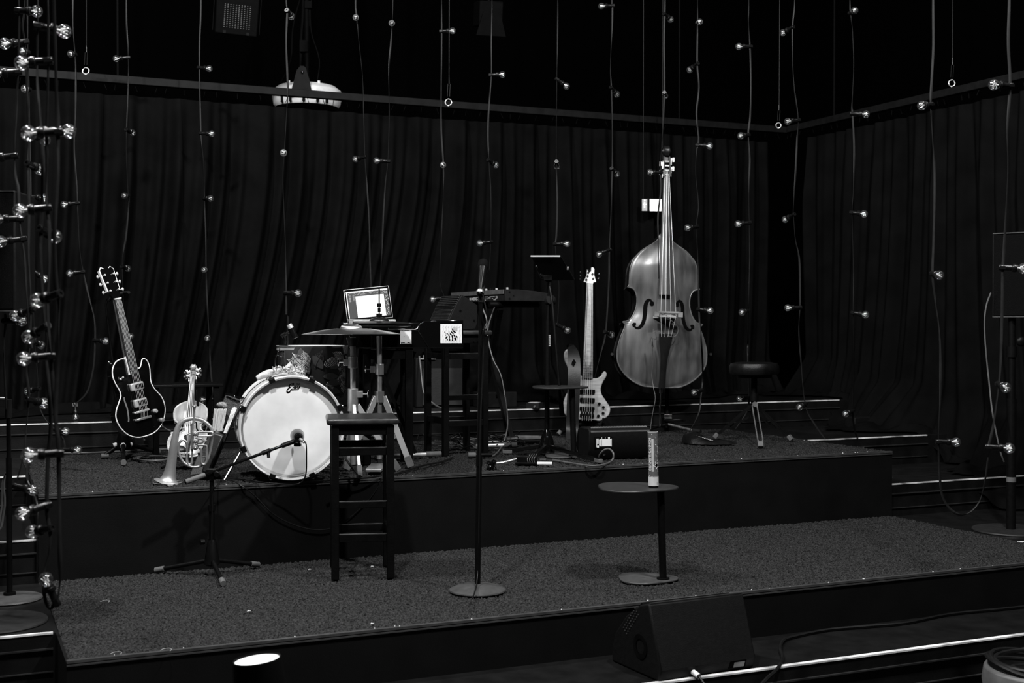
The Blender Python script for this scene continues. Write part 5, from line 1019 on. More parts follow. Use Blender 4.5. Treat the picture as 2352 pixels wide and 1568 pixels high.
q = MB(); q.box(((s0.x + s1.x) / 2, -.0085, (s0.z + s1.z) / 2), (s1.x - s0.x, .002, s1.z - s0.z)); sk = q.build('square_sticker', MAT['label'], sp, label='white square sticker with a striped shell drawing')
def SK(px, py): return (s0.x + (px - 295) / (1590 - 295) * (s1.x - s0.x), -.0100, s1.z - (py - 220) / (1400 - 220) * (s1.z - s0.z))
def sk_stroke(m, pts, ws): 
    S = smooth_pts([V(SK(*p)) for p in pts], 5); u = (s1.x - s0.x) / 1295; W = [(ws[min(int(i / (len(S) - 1) * (len(ws) - 1) + .5), len(ws) - 1)]) * u for i in range(len(S))]; m.ribbon(S, W, (0, -1, 0), .0004)
q = MB()
for pts, ws in [([(1015, 470), (1040, 590), (1120, 690), (1260, 765)], [30, 70, 80, 30]), ([(955, 660), (990, 740), (1110, 825)], [40, 75, 30]), ([(880, 780), (915, 860), (985, 905), (1010, 990), (1020, 1110), (1025, 1270)], [60, 80, 60, 90, 60, 90]), ([(795, 830), (790, 900), (835, 990), (825, 1110), (855, 1170), (860, 1270)], [40, 60, 70, 60, 60, 60]), ([(1070, 870), (1130, 930), (1155, 1010)], [60, 80, 50]), ([(1205, 950), (1280, 990), (1320, 1090)], [60, 80, 20]), ([(1110, 1080), (1190, 1110), (1205, 1220)], [40, 110, 80]), ([(700, 960), (670, 1030), (600, 1100)], [70, 90, 50]), ([(725, 1130), (705, 1215)], [60, 60]), ([(735, 785), (695, 880)], [50, 30]), ([(600, 940), (630, 925)], [50, 50]), ([(620, 810), (645, 830)], [50, 50]), ([(530, 700), (595, 735)], [35, 45])]: sk_stroke(q, pts, ws)
q.build('shell_drawing', MAT['printd'], sk)
q = MB()
for i in range(7):
    x = 440 + i * 165; sk_stroke(q, [(x + 60, 330), (x - 20, 420), (x + 40, 470), (x + 20, 620), (x - 30, 640)], [22]); sk_stroke(q, [(x, 1120), (x + 50, 1180), (x - 10, 1240), (x + 40, 1310)], [22])
sk_stroke(q, [(430, 650), (450, 800), (420, 960), (460, 1060)], [22]); sk_stroke(q, [(1480, 560), (1420, 780), (1500, 900), (1440, 1090), (1500, 1200)], [22]); sk_stroke(q, [(1170, 640), (1230, 520), (1370, 420)], [20]); sk_stroke(q, [(1120, 400), (1180, 520), (1290, 640)], [150, 220, 120]); sk_stroke(q, [(800, 640), (830, 740)], [60, 100])
q.build('wavy_outlines', M('pale_grey_print', .5, .6, noise=.1), sk)
k0, k1 = stick(919, 790), stick(945, 756)
q = MB(); q.box(((k0.x + k1.x) / 2, -.0015, (k0.z + k1.z) / 2), (k1.x - k0.x, .002, k1.z - k0.z)); kk = q.build('tall_sticker', MAT['label'], sp, label='white tall sticker with two eyes and a torn black foot')
def KS(a, c): return (k0.x + a * (k1.x - k0.x), -.0028, k0.z + c * (k1.z - k0.z))
q = MB(); q.prism([(KS(x, z)[0], KS(x, z)[2]) for x, z in [(.09, 0), (.91, 0), (.91, .07), (.72, .13), (.6, .07), (.45, .06), (.35, .12), (.2, .10), (.09, .14)]], -.0030, -.0026)
for x in (.34, .70): q.ball(KS(x, .50), .0024, 8, (1, .2, .8))
for x in (.22, .42, .5, .62, .75): q.ball(KS(x, .92), .0018, 6, (1.2, .2, .8))
q.build('eye_print', MAT['printd'], kk)
q = MB(); q.box(KS(.5, .035), (.045, .0012, .0035)); q.build('foot_print', MAT['printg'], kk)
# piano stand
ps = thing('piano_stand', 'black four legged stand carrying the stage piano', 'keyboard stand', (pc.x, pc.y, ZU), (0, 0, yaw)); hs_ = zb_ - ZU
for x in (-.33, -.05, .30):
    pass
lx = [(at(845, 900, 7.05).x - pc.x) / cos(yaw), (at(942, 900, 7.11).x - pc.x) / cos(yaw)]
for x in lx:
    for y in (.03, .21):
        q = MB(); q.box((x, y, hs_ / 2 + .0005), (.042, .036, hs_ - .001)); q.build('leg', MAT['stool'], ps, bevel=.003)
for y in (.03, .21):
    q = MB(); q.box((sum(lx) / 2, y, hs_ - .035), (lx[1] - lx[0] - .042, .024, .05)); q.build('cross_rail', MAT['stool'], ps, bevel=.002)
q = MB(); q.bar((lx[1] + .05, .12, .05), (lx[0] + .05, .12, hs_ - .02), .03, .02); q.bar((lx[0] + .05, .15, .05), (lx[1] + .05, .15, hs_ - .02), .03, .02); q.build('cross_brace', MAT['blkmet'], ps)
# laptop
zl = zb_ + hL + .044; lp0, lp1 = at(797, 733, 7.20), at(897, 729, 7.24); lw = (lp1 - lp0).length * 1.06; lc = (lp0 + lp1) / 2
lt = thing('laptop', 'open laptop with a bright screen on the stage piano', 'laptop', (lc.x + .012, lc.y - .02, zl), (0, 0, radians(12)))
q = MB(); q.box((0, -.055, .007), (lw, .13, .014)); q.build('base', MAT['alu'], lt, bevel=.004)
Ts = Matrix.Translation((0, .012, .012)) @ Matrix.Rotation(radians(-12), 4, 'X') @ Matrix.Rotation(radians(-6), 4, 'Y'); hs2 = at(842, 665, lc.y).z - zl + .006
q = MB(); q.box((0, .003, hs2 / 2), (lw, .006, hs2), Ts); lid = q.build('lid', MAT['alu'], lt, bevel=.003)
q = MB(); q.box((0, -.0008, hs2 / 2), (lw * .97, .002, hs2 * .96), Ts); q.build('bezel', MAT['blkg'], lid)
q = MB(); q.box((0, -.0022, hs2 * .50), (lw * .91, .001, hs2 * .84), Ts); scn = q.build('screen', MAT['scrdim'], lid)
def scr(m, x0, x1, z0, z1, d=.0030): m.box(((x0 + x1) / 2 * lw, -d, (z0 + z1) / 2 * hs2), ((x1 - x0) * lw, .0006, (z1 - z0) * hs2), Ts)
q = MB(); scr(q, -.26, .36, .085, .75); scr(q, -.455, .455, .875, .915); scr(q, -.455, -.435, .1, .9); q.build('page', MAT['screen'], scn)
q = MB(); R = random.Random(4)
for i in range(46): x = R.uniform(-.42, .40); z = R.choice([.80, .83, .855]); scr(q, x, x + R.uniform(.01, .04), z, z + .012)
for i in range(6): scr(q, -.40, -.36, .60 + i * .035, .615 + i * .035); scr(q, -.32, -.28, .62 + i * .03, .632 + i * .03)
for i in range(40): x = R.uniform(.375, .44); z = R.uniform(.1, .84); scr(q, x, x + R.uniform(.004, .02), z, z + R.uniform(.01, .04))
q.build('menu_marks', M('screen_marks', .02, .3, emit=.5), scn)
# --- small curved monitor on the stool ---
zs = ZU + .749; ox = at(1098, 700, 7.72); mo = thing('curved_monitor', 'small dark wedge monitor with a ribbed curved front, on the rear bar stool', 'stage monitor', (c2.x, c2.y, zs + .003), (0, 0, SA))
def mq(px, py, Y=7.62): p = at(px, py, Y); d = p - V((c2.x, c2.y, zs)); return (d.x * CS + d.y * SN, d.z)
o = [mq(1055, 678), mq(1098, 702), mq(1097, 744), mq(1092, 757), (mq(1070, 757)[0], 0), (mq(1010, 757)[0], 0), mq(1018, 740), mq(1024, 729), mq(1031, 715), mq(1041, 698)]
o = [(a, max(0, z)) for a, z in o]
q = MB(); q.prism(o, -.13, .20); q.build('cabinet', MAT['cab'], mo, bevel=.004)
q = MB(); a_ = [V((p[0], 0, p[1])) for p in (o[6], o[7], o[8], o[9], o[0])]; S = smooth_pts(a_, 5)
for i in range(1, len(S) - 1):
    q.bar(S[i] + V((-.003, -.115, .0)), S[i] + V((-.003, .185, 0)), .006, .004)
q.build('grille_ribs', MAT['trim'], mo)
q = MB()
for (px, py) in ((1051, 715), (1088, 737)): a, z = mq(px, py); q.lathe([(0, 0), (.007, 0), (.007, .002), (0, .002)], 14, Matrix.Translation((a, -.131, z)) @ Matrix.Rotation(pi / 2, 4, 'X'))
q.build('screw_hole', MAT['printd'], mo)
# --- synthesizer on its stand ---
zk = at(1160, 691, 8.3).z; sy = thing('synthesizer', 'dark grey synthesizer with knobs, seen from its back right corner', 'keyboard', at(1160, 691, 8.3), (0, 0, SA)); hk = at(1160, 664, 8.3).z - zk
q = MB(); Lk = .98; Dk = .31; o = [(0, 0), (Dk, 0), (Dk, hk * .72), (Dk * .72, hk * .86), (Dk * .3, hk), (0, hk)]
q.add([(x, .016, z * .97 + .001) for x, z in o] + [(x, Lk, z * .97 + .001) for x, z in o], [tuple(range(6)), tuple(range(6, 12))] + [(i, (i + 1) % 6, 6 + (i + 1) % 6, 6 + i) for i in range(6)]); q.build('body', MAT['rubberd'], sy, bevel=.003)
q = MB(); q.prism(o, -.004, .018); q.build('end_cheek', MAT['rubberd'], sy, bevel=.004)
q = MB(); q.box((-.004, Lk / 2, hk * .80), (.006, Lk * .97, hk * .38)); q.build('back_rail', MAT['rubber'], sy)
q = MB(); R = random.Random(8)
for i in range(9): q.cyl((.05 + .05 * (i % 3), .10 + .085 * i, hk * .97), (.05 + .05 * (i % 3), .10 + .085 * i, hk * .97 + .018), .010, 12)
q.build('knobs', MAT['blkmet'], sy)
q = MB()
for i in range(6): q.cyl((.03 + .04 * (i % 2), .03 + .09 * i, hk * .97), (.03 + .04 * (i % 2), .03 + .09 * i, hk * .97 + .016), .008, 12)
q.build('pale_knobs', MAT['printg'], sy)
q = MB()
for i in range(44):
    y = R.uniform(.12, .55); q.box((-.0015, y, R.choice([.14, .25, .32, .42]) * hk), (.003, R.uniform(.006, .022), .0045))
for i in range(4): q.box((-.0015, .50 + .035 * i, hk * .30), (.003, .02, .016))
q.build('socket_print', MAT['printg'], sy)
q = MB(); q.cyl((.06, .04, hk * .45), (.06, -.006, hk * .45), .004, 10); 
for z in (.2, .78): q.cyl((.03, -.003, hk * z), (.03, -.008, hk * z), .006, 10)
q.build('cheek_screws', MAT['blkmet'], sy)
ss = thing('synthesizer_stand', 'black tubular stand under the synthesizer', 'keyboard stand', (sy.location.x, sy.location.y, ZU), (0, 0, SA)); hz2 = zk - ZU
for y in (.12, .74): q = MB(); q.tube([(-.06, y, hz2 - .022), (.30, y, hz2 - .022)], .020, 12); q.build('support_arm', MAT['blkmet'], ss)
q = MB(); q.bar((.02, -.06, .02), (.12, .72, hz2 - .04), .030, .05); q.bar((.12, .70, .22), (.02, .12, hz2 - .04), .030, .05); q.build('crossed_legs', MAT['blkmet'], ss)
q = MB(); q.tube([(-.2, -.06, .015), (.3, -.06, .015)], .014, 10); q.build('floor_bar', MAT['blkmet'], ss)
# --- tablet on a stand ---
tb = gnd(1256, 1043, ZU); ts = thing('tablet_stand', 'black folding stand holding the tablet, left of the bass guitar', 'stand', tb)
YT = tb.y
def TL(px, py, Y=None): return at(px, py, Y or YT) - tb
q = MB(); q.cyl((0, 0, .05), TL(1258, 735), .0155, 14); q.cyl(TL(1258, 735), TL(1264, 640), .011, 12); q.build('pole', MAT['blkmet'], ts)
q = MB(); q.lathe([(.016, .15), (.030, .12), (.05, .05), (.05, .012), (0, .012)], 18); q.build('hub', MAT['blkg'], ts)
for (px, py) in ((1379, 1064), (1158, 1042), (1222, 1058)):
    f = gnd(px, py, ZU) - tb; f.z = .014; q = MB(); n = V((f.x, f.y, 0)).normalized(); q.bar(n * .04 + V((0, 0, .05)), f, .020, .026); l = q.build('leg', MAT['blkg' if px > 1300 else 'blkmet'], ts, bevel=.003)
    q = MB(); q.bar(f - n * .05, f + n * .01, .024, .024); q.build('rubber_foot', MAT['rubber'], l, bevel=.004)
q = MB(); q.lathe([(0, -.03), (.030, -.03), (.036, -.005), (.02, .03), (0, .03)], 22, Matrix.Translation(TL(1264, 690)) @ Matrix.Rotation(pi / 2, 4, 'X')); q.build('clutch', MAT['rubberd'], ts)
q = MB(); q.tube([TL(1262, 655), TL(1269, 700, YT - .04), TL(1284, 880, YT - .06), TL(1290, 952, YT - .06)], .0085, 10); q.build('boom_rod', MAT['blkmet'], ts)
q = MB(); q.cyl(TL(1288, 914, YT - .06), TL(1291, 955, YT - .06), .014, 12); q.build('counterweight', MAT['rubberd'], ts)
q = MB(); q.box(TL(1258, 638), (.05, .05, .03)); q.cyl(TL(1240, 630), TL(1262, 645), .014, 10); q.tube([TL(1230, 612, YT - .01), TL(1243, 640, YT - .01), TL(1262, 640)], .006, 8); q.build('holder', MAT['blkmet'], ts, bevel=.003)
Tt = Matrix.Translation(TL(1260, 783, YT)) @ TXZ
pv = TL(1262, 782, YT - .0165); Tt = Matrix.Translation(pv) @ TXZ @ Matrix.Rotation(pi / 2, 4, 'Z')
q = MB()
for i in range(7): q.box(pv + V((-.003, -.0005, -.03 + i * .010)), (.0035, .0008, .007)); q.box(pv + V((.003, -.0005, -.03 + i * .010)), (.0045, .0008, .008))
q.build('pole_marking', MAT['printg'], ts)
A_, B_, Cc, D_ = at(1219, 588, 7.50), at(1287, 588, 7.46), at(1320, 643, 7.78), at(1251, 645, 7.82)
tab = thing('tablet', 'dark tablet tilted on its stand, seen from behind', 'tablet', (A_ + Cc) / 2); oc = (A_ + Cc) / 2
nrm = (B_ - A_).cross(D_ - A_).normalized(); q = MB(); vs = [p - oc for p in (A_, B_, Cc, D_)]; vs += [v + nrm * .008 for v in vs]; q.add(vs, [(0, 1, 2, 3), (4, 5, 6, 7), (0, 1, 5, 4), (1, 2, 6, 5), (2, 3, 7, 6), (3, 0, 4, 7)]); q.build('case', MAT['blk'], tab, bevel=.003)
q = MB(); q.bar(A_ - oc, B_ - oc, .005, .009); q.build('top_edge', MAT['alu'], tab)
q = MB()
for (a, b2, f) in ((B_, Cc, .5), (A_, D_, .42)): p = a + (b2 - a) * f - oc; q.box(p, (.014, .022, .022))
q.build('holder_grip', MAT['chromed'], tab, bevel=.004)
# --- padded stool ---
dt = V((at(1732, 900, 8.62).x, 8.62, ZU)); th_ = at(1732, 833, 8.62).z - ZU
def DL(px, py): f = gnd(px, py, ZU) - dt; f.z = 0; return f
dr = thing('padded_stool', 'black round padded stool on three splayed legs, right of the double bass', 'stool', dt)
q = MB(); q.lathe([(0, th_ + .002), (.12, th_ + .004), (.158, th_ - .004), (.168, th_ - .022), (.170, th_ - .06), (.160, th_ - .078), (0, th_ - .078)], 48); q.build('cushion', MAT['leather'], dr)
q = MB(); q.cyl((0, 0, .16), (0, 0, th_ - .078), .021, 16); q.cyl((0, 0, th_ - .10), (0, 0, th_ - .078), .12, 20); q.cyl((0, 0, th_ * .5), (0, 0, th_ * .5 + .05), .03, 14); q.build('column', MAT['blkmet'], dr)
q = MB(); q.cyl((0, -.026, th_ * .5 - .02), (0, -.045, th_ * .5 - .02), .018, 12); q.build('height_knob', MAT['rubber'], dr)
for i, (px, py) in enumerate(((1747, 1029), (1815, 1013), (1644, 1008))):
    f = DL(px, py); f.z = .016; top = V((f.x * .08, f.y * .08, th_ * .44)); n = V((f.x, f.y, 0)).normalized(); sd = V((-n.y, n.x, 0)) * .016; q = MB()
    for sg in (-1, 1): q.bar(top + sd * sg, f - n * .03 + V((0, 0, .03)) + sd * sg, .006, .016); q.bar(f - n * .03 + V((0, 0, .03)) + sd * sg, f + V((0, 0, .01)) + sd * sg * .4, .006, .014)
    l = q.build('leg', MAT['chromed' if i == 0 else 'blkmet'], dr)
    q = MB(); q.bar(f - n * .012 + V((0, 0, .022)), f + n * .012 + V((0, 0, -.008)), .036, .026); q.build('rubber_foot', MAT['rubber'], l, bevel=.004)
    q = MB(); q.bar((0, 0, .17), f * .62 + V((0, 0, .075)), .005, .014); q.build('leg_brace', MAT['blkmet'], dr)
# --- loudspeakers on stands ---
def speaker(label, c, w, d, h, yaw):
    t = thing('loudspeaker', label, 'loudspeaker', c, (0, 0, yaw), 'black loudspeakers on poles'); q = MB(); o = [(-w / 2, 0), (w / 2, 0), (w / 2 * .8, d), (-w / 2 * .8, d)]; vs = [(x, y, 0) for x, y in o] + [(x, y, h) for x, y in o]; q.add(vs, [(0, 1, 2, 3), (4, 5, 6, 7), (0, 1, 5, 4), (1, 2, 6, 5), (2, 3, 7, 6), (3, 0, 4, 7)]); q.build('cabinet', MAT['cab'], t, bevel=.008, seg=3)
    q = MB(); q.box((0, -.004, h / 2), (w * .92, .008, h * .95)); q.build('grille', MAT['grille'], t); 
    q = MB(); q.box((0, -.003, h - .004), (w * .96, .010, .006)); q.box((0, -.003, .004), (w * .96, .010, .006)); q.build('edge_trim', MAT['trim'], t)
    return t
YL = 5.1; cl_ = at(-22, 716, YL); hSp = at(-22, 437, YL).z - cl_.z; speaker('black loudspeaker cut by the left edge of the photo', V((cl_.x - .03, YL + .0, cl_.z)), .27, .26, hSp, radians(-2))
b1 = gnd(-15, 1432, .0); b1.z = .001; t = thing('speaker_stand', 'round black base and pole under the left loudspeaker', 'speaker stand', b1, group='speaker stands with round plates')
q = MB(); q.lathe([(0, 0), (.205, 0), (.207, .004), (.205, .009), (0, .010)], 56); q.build('base_plate', MAT['tabm'], t)
q = MB(); q.cyl((-.06, .0, .01), (-.06, .0, cl_.z - .002), .018, 14); q.build('pole', MAT['blkmet'], t)
YR = 7.32; cr = at(2322, 729, YR); hR = at(2322, 534, YR).z - cr.z; sr = speaker('black loudspeaker on a pole at the right edge before the side curtain', V((cr.x + .02, YR - .05, cr.z)), .29, .26, hR, radians(-34))
q = MB(); q.box((.10, -.008, .16), (.03, .006, .022)); q.build('badge', MAT['printg'], sr)
b2 = gnd(2322, 1219, .0); b2.z = .001; t = thing('speaker_stand', 'round black base and pole under the right loudspeaker', 'speaker stand', b2, group='speaker stands with round plates')
q = MB(); q.lathe([(0, 0), (.215, 0), (.217, .004), (.215, .010), (0, .011)], 56); q.build('base_plate', MAT['tabm'], t)
q = MB(); q.cyl((0, 0, .01), (0, 0, cr.z * .62), .0265, 16); q.cyl((0, 0, cr.z * .62), (.0, 0, cr.z - .002), .020, 14); q.cyl((0, 0, cr.z - .23), (0, 0, cr.z - .17), .03, 14); q.build('pole', MAT['blkmet'], t)
q = MB(); q.ball((.05, -.01, cr.z - .14), .03, 12, (1, .6, 1)); q.build('clamp_knob', MAT['blkmet'], t)
zt_ = at(2320, 1101, YR).z; q = MB(); q.cyl((0, 0, zt_ - .014), (0, 0, zt_ + .014), .0275, 16); q.build('tape_band', MAT['rubber'], t)
sc0 = at(2270, 690, YR); cb = thing('speaker_cable', 'thin cable hanging from the left side of the right loudspeaker', 'cable', sc0)
q = MB(); q.tube(smooth_pts([at(2276, 672, YR), at(2266, 700, YR), at(2261, 740, YR), at(2264, 800, YR), at(2271, 870, YR), at(2280, 950, YR - .05), at(2296, 1030, YR - .06), at(2306, 1060, YR - .04)], 6), .0045, 6); q.build('cord', MAT['cableg'], cb, off=sc0)
# --- left straight stand ---
lm = gnd(22, 1377, .0); lm.z = .001; t = thing('microphone_stand', 'black stand on a round base at the far left edge', 'microphone stand', lm)
q = MB(); q.lathe([(0, 0), (.134, 0), (.137, .004), (.134, .010), (.05, .020), (0, .022)], 48); q.build('base', MAT['basem'], t)
q = MB(); q.cyl((0, 0, .02), (0, 0, .62), .0125, 14); q.cyl((0, 0, .02), (0, 0, .032), .026, 14); zz = at(22, 960, lm.y).z; q.cyl((0, 0, .6), (0, 0, zz), .010, 12); q.build('pole', MAT['blkmet'], t)
q = MB(); q.cyl((0, 0, zz), (0, 0, zz + .08), .014, 14); q.build('grip', MAT['rubberd'], t)
q = MB(); q.cyl((-.005, -.01, zz + .085), (-.35, -.03, zz + .10), .006, 10); q.build('boom_arm', MAT['chromed'], t)
cb = thing('looped_cable', 'pair of cables looping down at the far left edge', 'cable', gnd(3, 1180, .2))
o_ = cb.location.copy(); q = MB()
for dx in (0, 6): q.tube(smooth_pts([at(14, 1086, 5.6), at(6 + dx * .4, 1110, 5.6), at(5 + dx, 1150, 5.6), at(2 + dx, 1180, 5.6), at(-6 + dx, 1215, 5.6), at(-30, 1240, 5.6)], 5), .005, 6)
q.build('cord', MAT['cableg'], cb, off=o_)
# --- table behind the guitars ---
gt = gnd(375, 1030, ZU); gt = V((at(375, 900, 7.75).x, 7.75, ZU)); t = thing('small_table', 'low black table behind the black guitar and violin', 'table', gt, (0, 0, SA)); hgt = at(400, 881, 7.75).z - ZU
q = MB(); q.box((.12, .0, hgt - .009), (.44, .30, .018)); q.build('table_top', MAT['blkmet'], t, bevel=.003)
for x in (-.06, .30):
    for y in (-.12, .12): q = MB(); q.box((x, y, (hgt - .019) / 2), (.032, .032, hgt - .02)); q.build('leg', MAT['stool'], t)
# ================= SMALL THINGS AND LAMPS =================
def cable(label, pts, r=.004, mat='cable', name='cable', group=None, n=6):
    o = V(pts[0]); t = thing(name, label, 'cable', o, group=group); q = MB(); q.tube(smooth_pts(pts, n), r, 6); q.build('cord', MAT[mat], t, off=o); return t
# exit sign hanging before the back curtain
ex = at(1501, 471, 10.3); es = thing('exit_sign', 'small lit exit sign hanging before the back curtain beside the double bass neck', 'sign', ex, (0, 0, radians(6)))
we, he = (1530 - 1474) / (FPX / 10.3), 29 / (FPX / 10.3)
q = MB(); q.box((.0, .02, 0), (we, .04, he)); q.build('housing', MAT['blkmet'], es, bevel=.003)
q = MB(); q.box((.035, -.002, 0), (we * .66, .006, he * .94)); q.build('lit_panel', MAT['exitl'], es)
q = MB(); q.box((-we / 2 + .027, -.002, 0), (.046, .006, he * .94)); gp = q.build('pictogram_panel', MAT['exitd'], es)
q = MB(); q.box((-we / 2 + .024, -.0056, 0), (.014, .002, .050)); q.box((-we / 2 + .027, -.0056, .006), (.032, .002, .010)); q.ball((-we / 2 + .026, -.006, .036), .008, 8, (1, .2, 1)); q.build('pictogram', M('sign_pictogram', .5, .5, emit=.5), gp)
q = MB(); q.box((-.043, -.006, 0), (.020, .010, he)); q.build('dark_bar', MAT['blkmet'], es)
for x in (-.08, .08): q = MB(); q.cyl((x, .02, he / 2), (x, .02, ZC - ex.z), .004, 8); q.build('suspension_rod', MAT['blkmet'], es)
# round white lamp with bracket
YF = 11.1; fx = at(705, 218, YF); fm = thing('pendant_floodlight', 'round white pan shaped lamp with a dark bracket, hanging above the back curtain', 'lamp', fx); u_ = YF / FPX
q = MB(); q.lathe([(0, -.115), (.27, -.115), (.29, -.09), (.305, -.02), (.30, .03), (.25, .068), (.20, .080), (0, .082)], 44); q.build('housing', MAT['lampw'], fm, bevel=.003)
for a in (-2.2, -1.9, -1.5, -1.1, -.8):
    q = MB(); q.box((.297 * cos(a), .297 * sin(a), -.07), (.022, .022, .07)); q.build('cooling_slot', MAT['blkm'], fm)
for a in (.4, 2.7, 4.2, 5.3, 1.6):
    q = MB(); q.cyl((.245 * cos(a), .245 * sin(a), .06), (.245 * cos(a), .245 * sin(a), .085), .012, 10); q.build('housing_bolt', MAT['lampw'], fm)
q = MB(); q.prism([(-.09, -.06), (.10, -.06), (.075, .07), (.045, .17), (.03, .185), (.0, .185), (-.03, .15)], -.34, -.325); q.box((0, -.3, -.02), (.06, .10, .02)); q.build('bracket', MAT['rail'], fm)
q = MB(); q.tube(smooth_pts([(-.10, 0, .08), (-.06, 0, .25), (-.05, 0, .5), (-.03, 0, .9), (-.02, 0, ZC - fx.z)], 5), .012, 8); q.tube([(0, 0, .07), (.0, 0, ZC - fx.z)], .022, 10); q.box((-.02, -.02, .42), (.07, .06, .10)); q.box((.02, -.02, .78), (.06, .05, .06)); q.build('hanger', MAT['blkm'], fm)
q = MB(); q.tube(smooth_pts([(-.25, 0, .07), (-.14, -.02, .3), (-.12, 0, .6), (-.04, 0, .9)], 5), .006, 6); q.tube(smooth_pts([(.08, 0, .07), (.11, 0, .3), (.04, 0, .55), (.03, 0, .8)], 5), .006, 6); q.tube(smooth_pts([(.1, 0, 1.0), (.03, 0, .78), (.02, 0, .6)], 5), .006, 6); q.build('power_cable', MAT['blkm'], fm)
q = MB(); q.cyl((-.045, -.05, .06), (-.045, -.05, .2), .009, 8); q.ball((-.045, -.05, .11), .014, 8); q.ball((.017, -.345, .13), .014, 8); q.build('safety_bolt', MAT['chrome'], fm)
# LED panel
YD = 9.95; lp = at(545, 30, YD); ld = thing('led_panel', 'square dark lamp panel with a dotted lens grid at the top left', 'lamp', lp, (radians(14), radians(3), radians(16)))
q = MB(); q.box((0, .05, 0), (.33, .10, .34)); q.build('housing', MAT['blkm'], ld, bevel=.01)
q = MB()
for i in range(10):
    for j in range(13): q.ball((-.095 + i * .0215, -.003, -.115 + j * .0145), .0052, 6, (1, .5, .8))
q.build('lens_dots', MAT['lens'], ld)
q = MB()
for x in (-.09, .09): q = MB(); q.box((x, -.002, -.152), (.022, .008, .022)); q.build('clip', MAT['rail'], ld)
q = MB()
for x in (-.18, .18): q.box((x, .03, .08), (.006, .03, .46))
q.tube([(0, .05, .17), (0, .05, (ZC - lp.z) * .5), (0, .05 + .26 * (ZC - lp.z) * .95, (ZC - lp.z) * .98)], .014, 8); q.build('yoke', MAT['blkm'], ld)
YS2 = 10.4; sp2 = at(1128, 48, YS2); s2 = thing('barn_door_spotlight', 'faint dark spotlight with flared doors at the top centre', 'lamp', sp2, (radians(10), 0, radians(14)))
q = MB(); q.prism([(-.07, .07), (.07, .07), (.125, -.12), (-.125, -.12)], -.02, -.01); q.build('barn_door', MAT['blkm'], s2)
q = MB(); q.box((0, .12, .06), (.20, .24, .20)); q.build('housing', MAT['blkm'], s2, bevel=.01)
q = MB(); q.tube([(0, .1, .15), (0, .1 + .18 * (ZC - sp2.z), ZC - sp2.z - .02)], .014, 8); q.build('yoke', MAT['blkm'], s2)
# foreground table lamp (on a cafe table below the frame)
YT2 = 2.95; tl = at(590, 1513, YT2); tz3 = .13
ct_ = V((tl.x, tl.y + .01, -.6)); t = thing('cafe_table', 'round dark cafe table in the near foreground under the lamp', 'table', ct_)
q = MB(); q.lathe([(0, tz3 + .6 - .025), (.30, tz3 + .6 - .025), (.30, tz3 + .6), (0, tz3 + .6)], 40); q.build('table_top', MAT['blkmet'], t); q = MB(); q.cyl((0, 0, .02), (0, 0, tz3 + .575), .03, 14); q.lathe([(0, 0), (.22, 0), (.21, .015), (0, .02)], 30); q.build('pedestal', MAT['blkmet'], t)
lb2 = V((tl.x, tl.y, tz3 + .002)); la = thing('table_lamp', 'blurred black cordless table lamp with a bright round top in the foreground', 'lamp', lb2); hL2 = tl.z - lb2.z
q = MB(); q.lathe([(0, 0), (.055, 0), (.055, .012), (.012, .02), (.009, .03), (.009, hL2 - .10), (0, hL2 - .10)], 28); q.build('base_and_stem', MAT['blkm'], la)
Tl = Matrix.Translation((0, 0, hL2)) @ Matrix.Rotation(radians(-6), 4, 'Y')
q = MB(); q.lathe([(.0535, .002), (.056, 0), (.0665, -.13), (.064, -.13), (.0525, -.002)], 48, Tl, closed=True); q.build('shade', MAT['blkm'], la)
q = MB(); q.lathe([(0, -.004), (.0525, -.004)], 48, Tl); gl = q.build('lit_top', MAT['glow'], la)
q = MB(); q.lathe([(0, -.0025), (.007, -.0025), (.007, -.0035), (0, -.0035)], 20, Tl); q.build('centre_screw', MAT['exitd'], gl)
# cable tub bottom right
tu = V((at(2408, 1530, 4.72).x, 4.72, -.4)); t = thing('cable_tub', 'pale round tub in the bottom right corner holding coiled cables', 'tub', tu); ht = at(2408, 1560, 4.55).z + .4
q = MB(); q.lathe([(0, .003), (.19, .003), (.235, ht - .06), (.228, ht - .01), (.215, ht), (.20, ht - .02), (.19, ht - .08), (0, ht - .09)], 44); q.build('bucket', MAT['tub'], t, bevel=.004)
co = thing('coiled_cable', 'thick black cables coiled over the pale tub at the bottom right', 'cable', tu + V((0, 0, ht - .03))); R = random.Random(12)
q = MB()
for k in range(6):
    r_ = .13 + .018 * k; ox, oy = R.uniform(-.04, .03), R.uniform(-.05, .02); pts = []
    for i in range(28): a = 2 * pi * i / 28; pts.append((ox + r_ * cos(a), oy + r_ * .9 * sin(a), .012 + .012 * k + .012 * sin(2 * a + k) - .10 * max(0, (r_ - .19) / .05) * (.5 + .5 * sin(a * 2 + k))))
    q.tube(pts, .009, 8, closed=True)
q.build('coils', MAT['cable'], co)
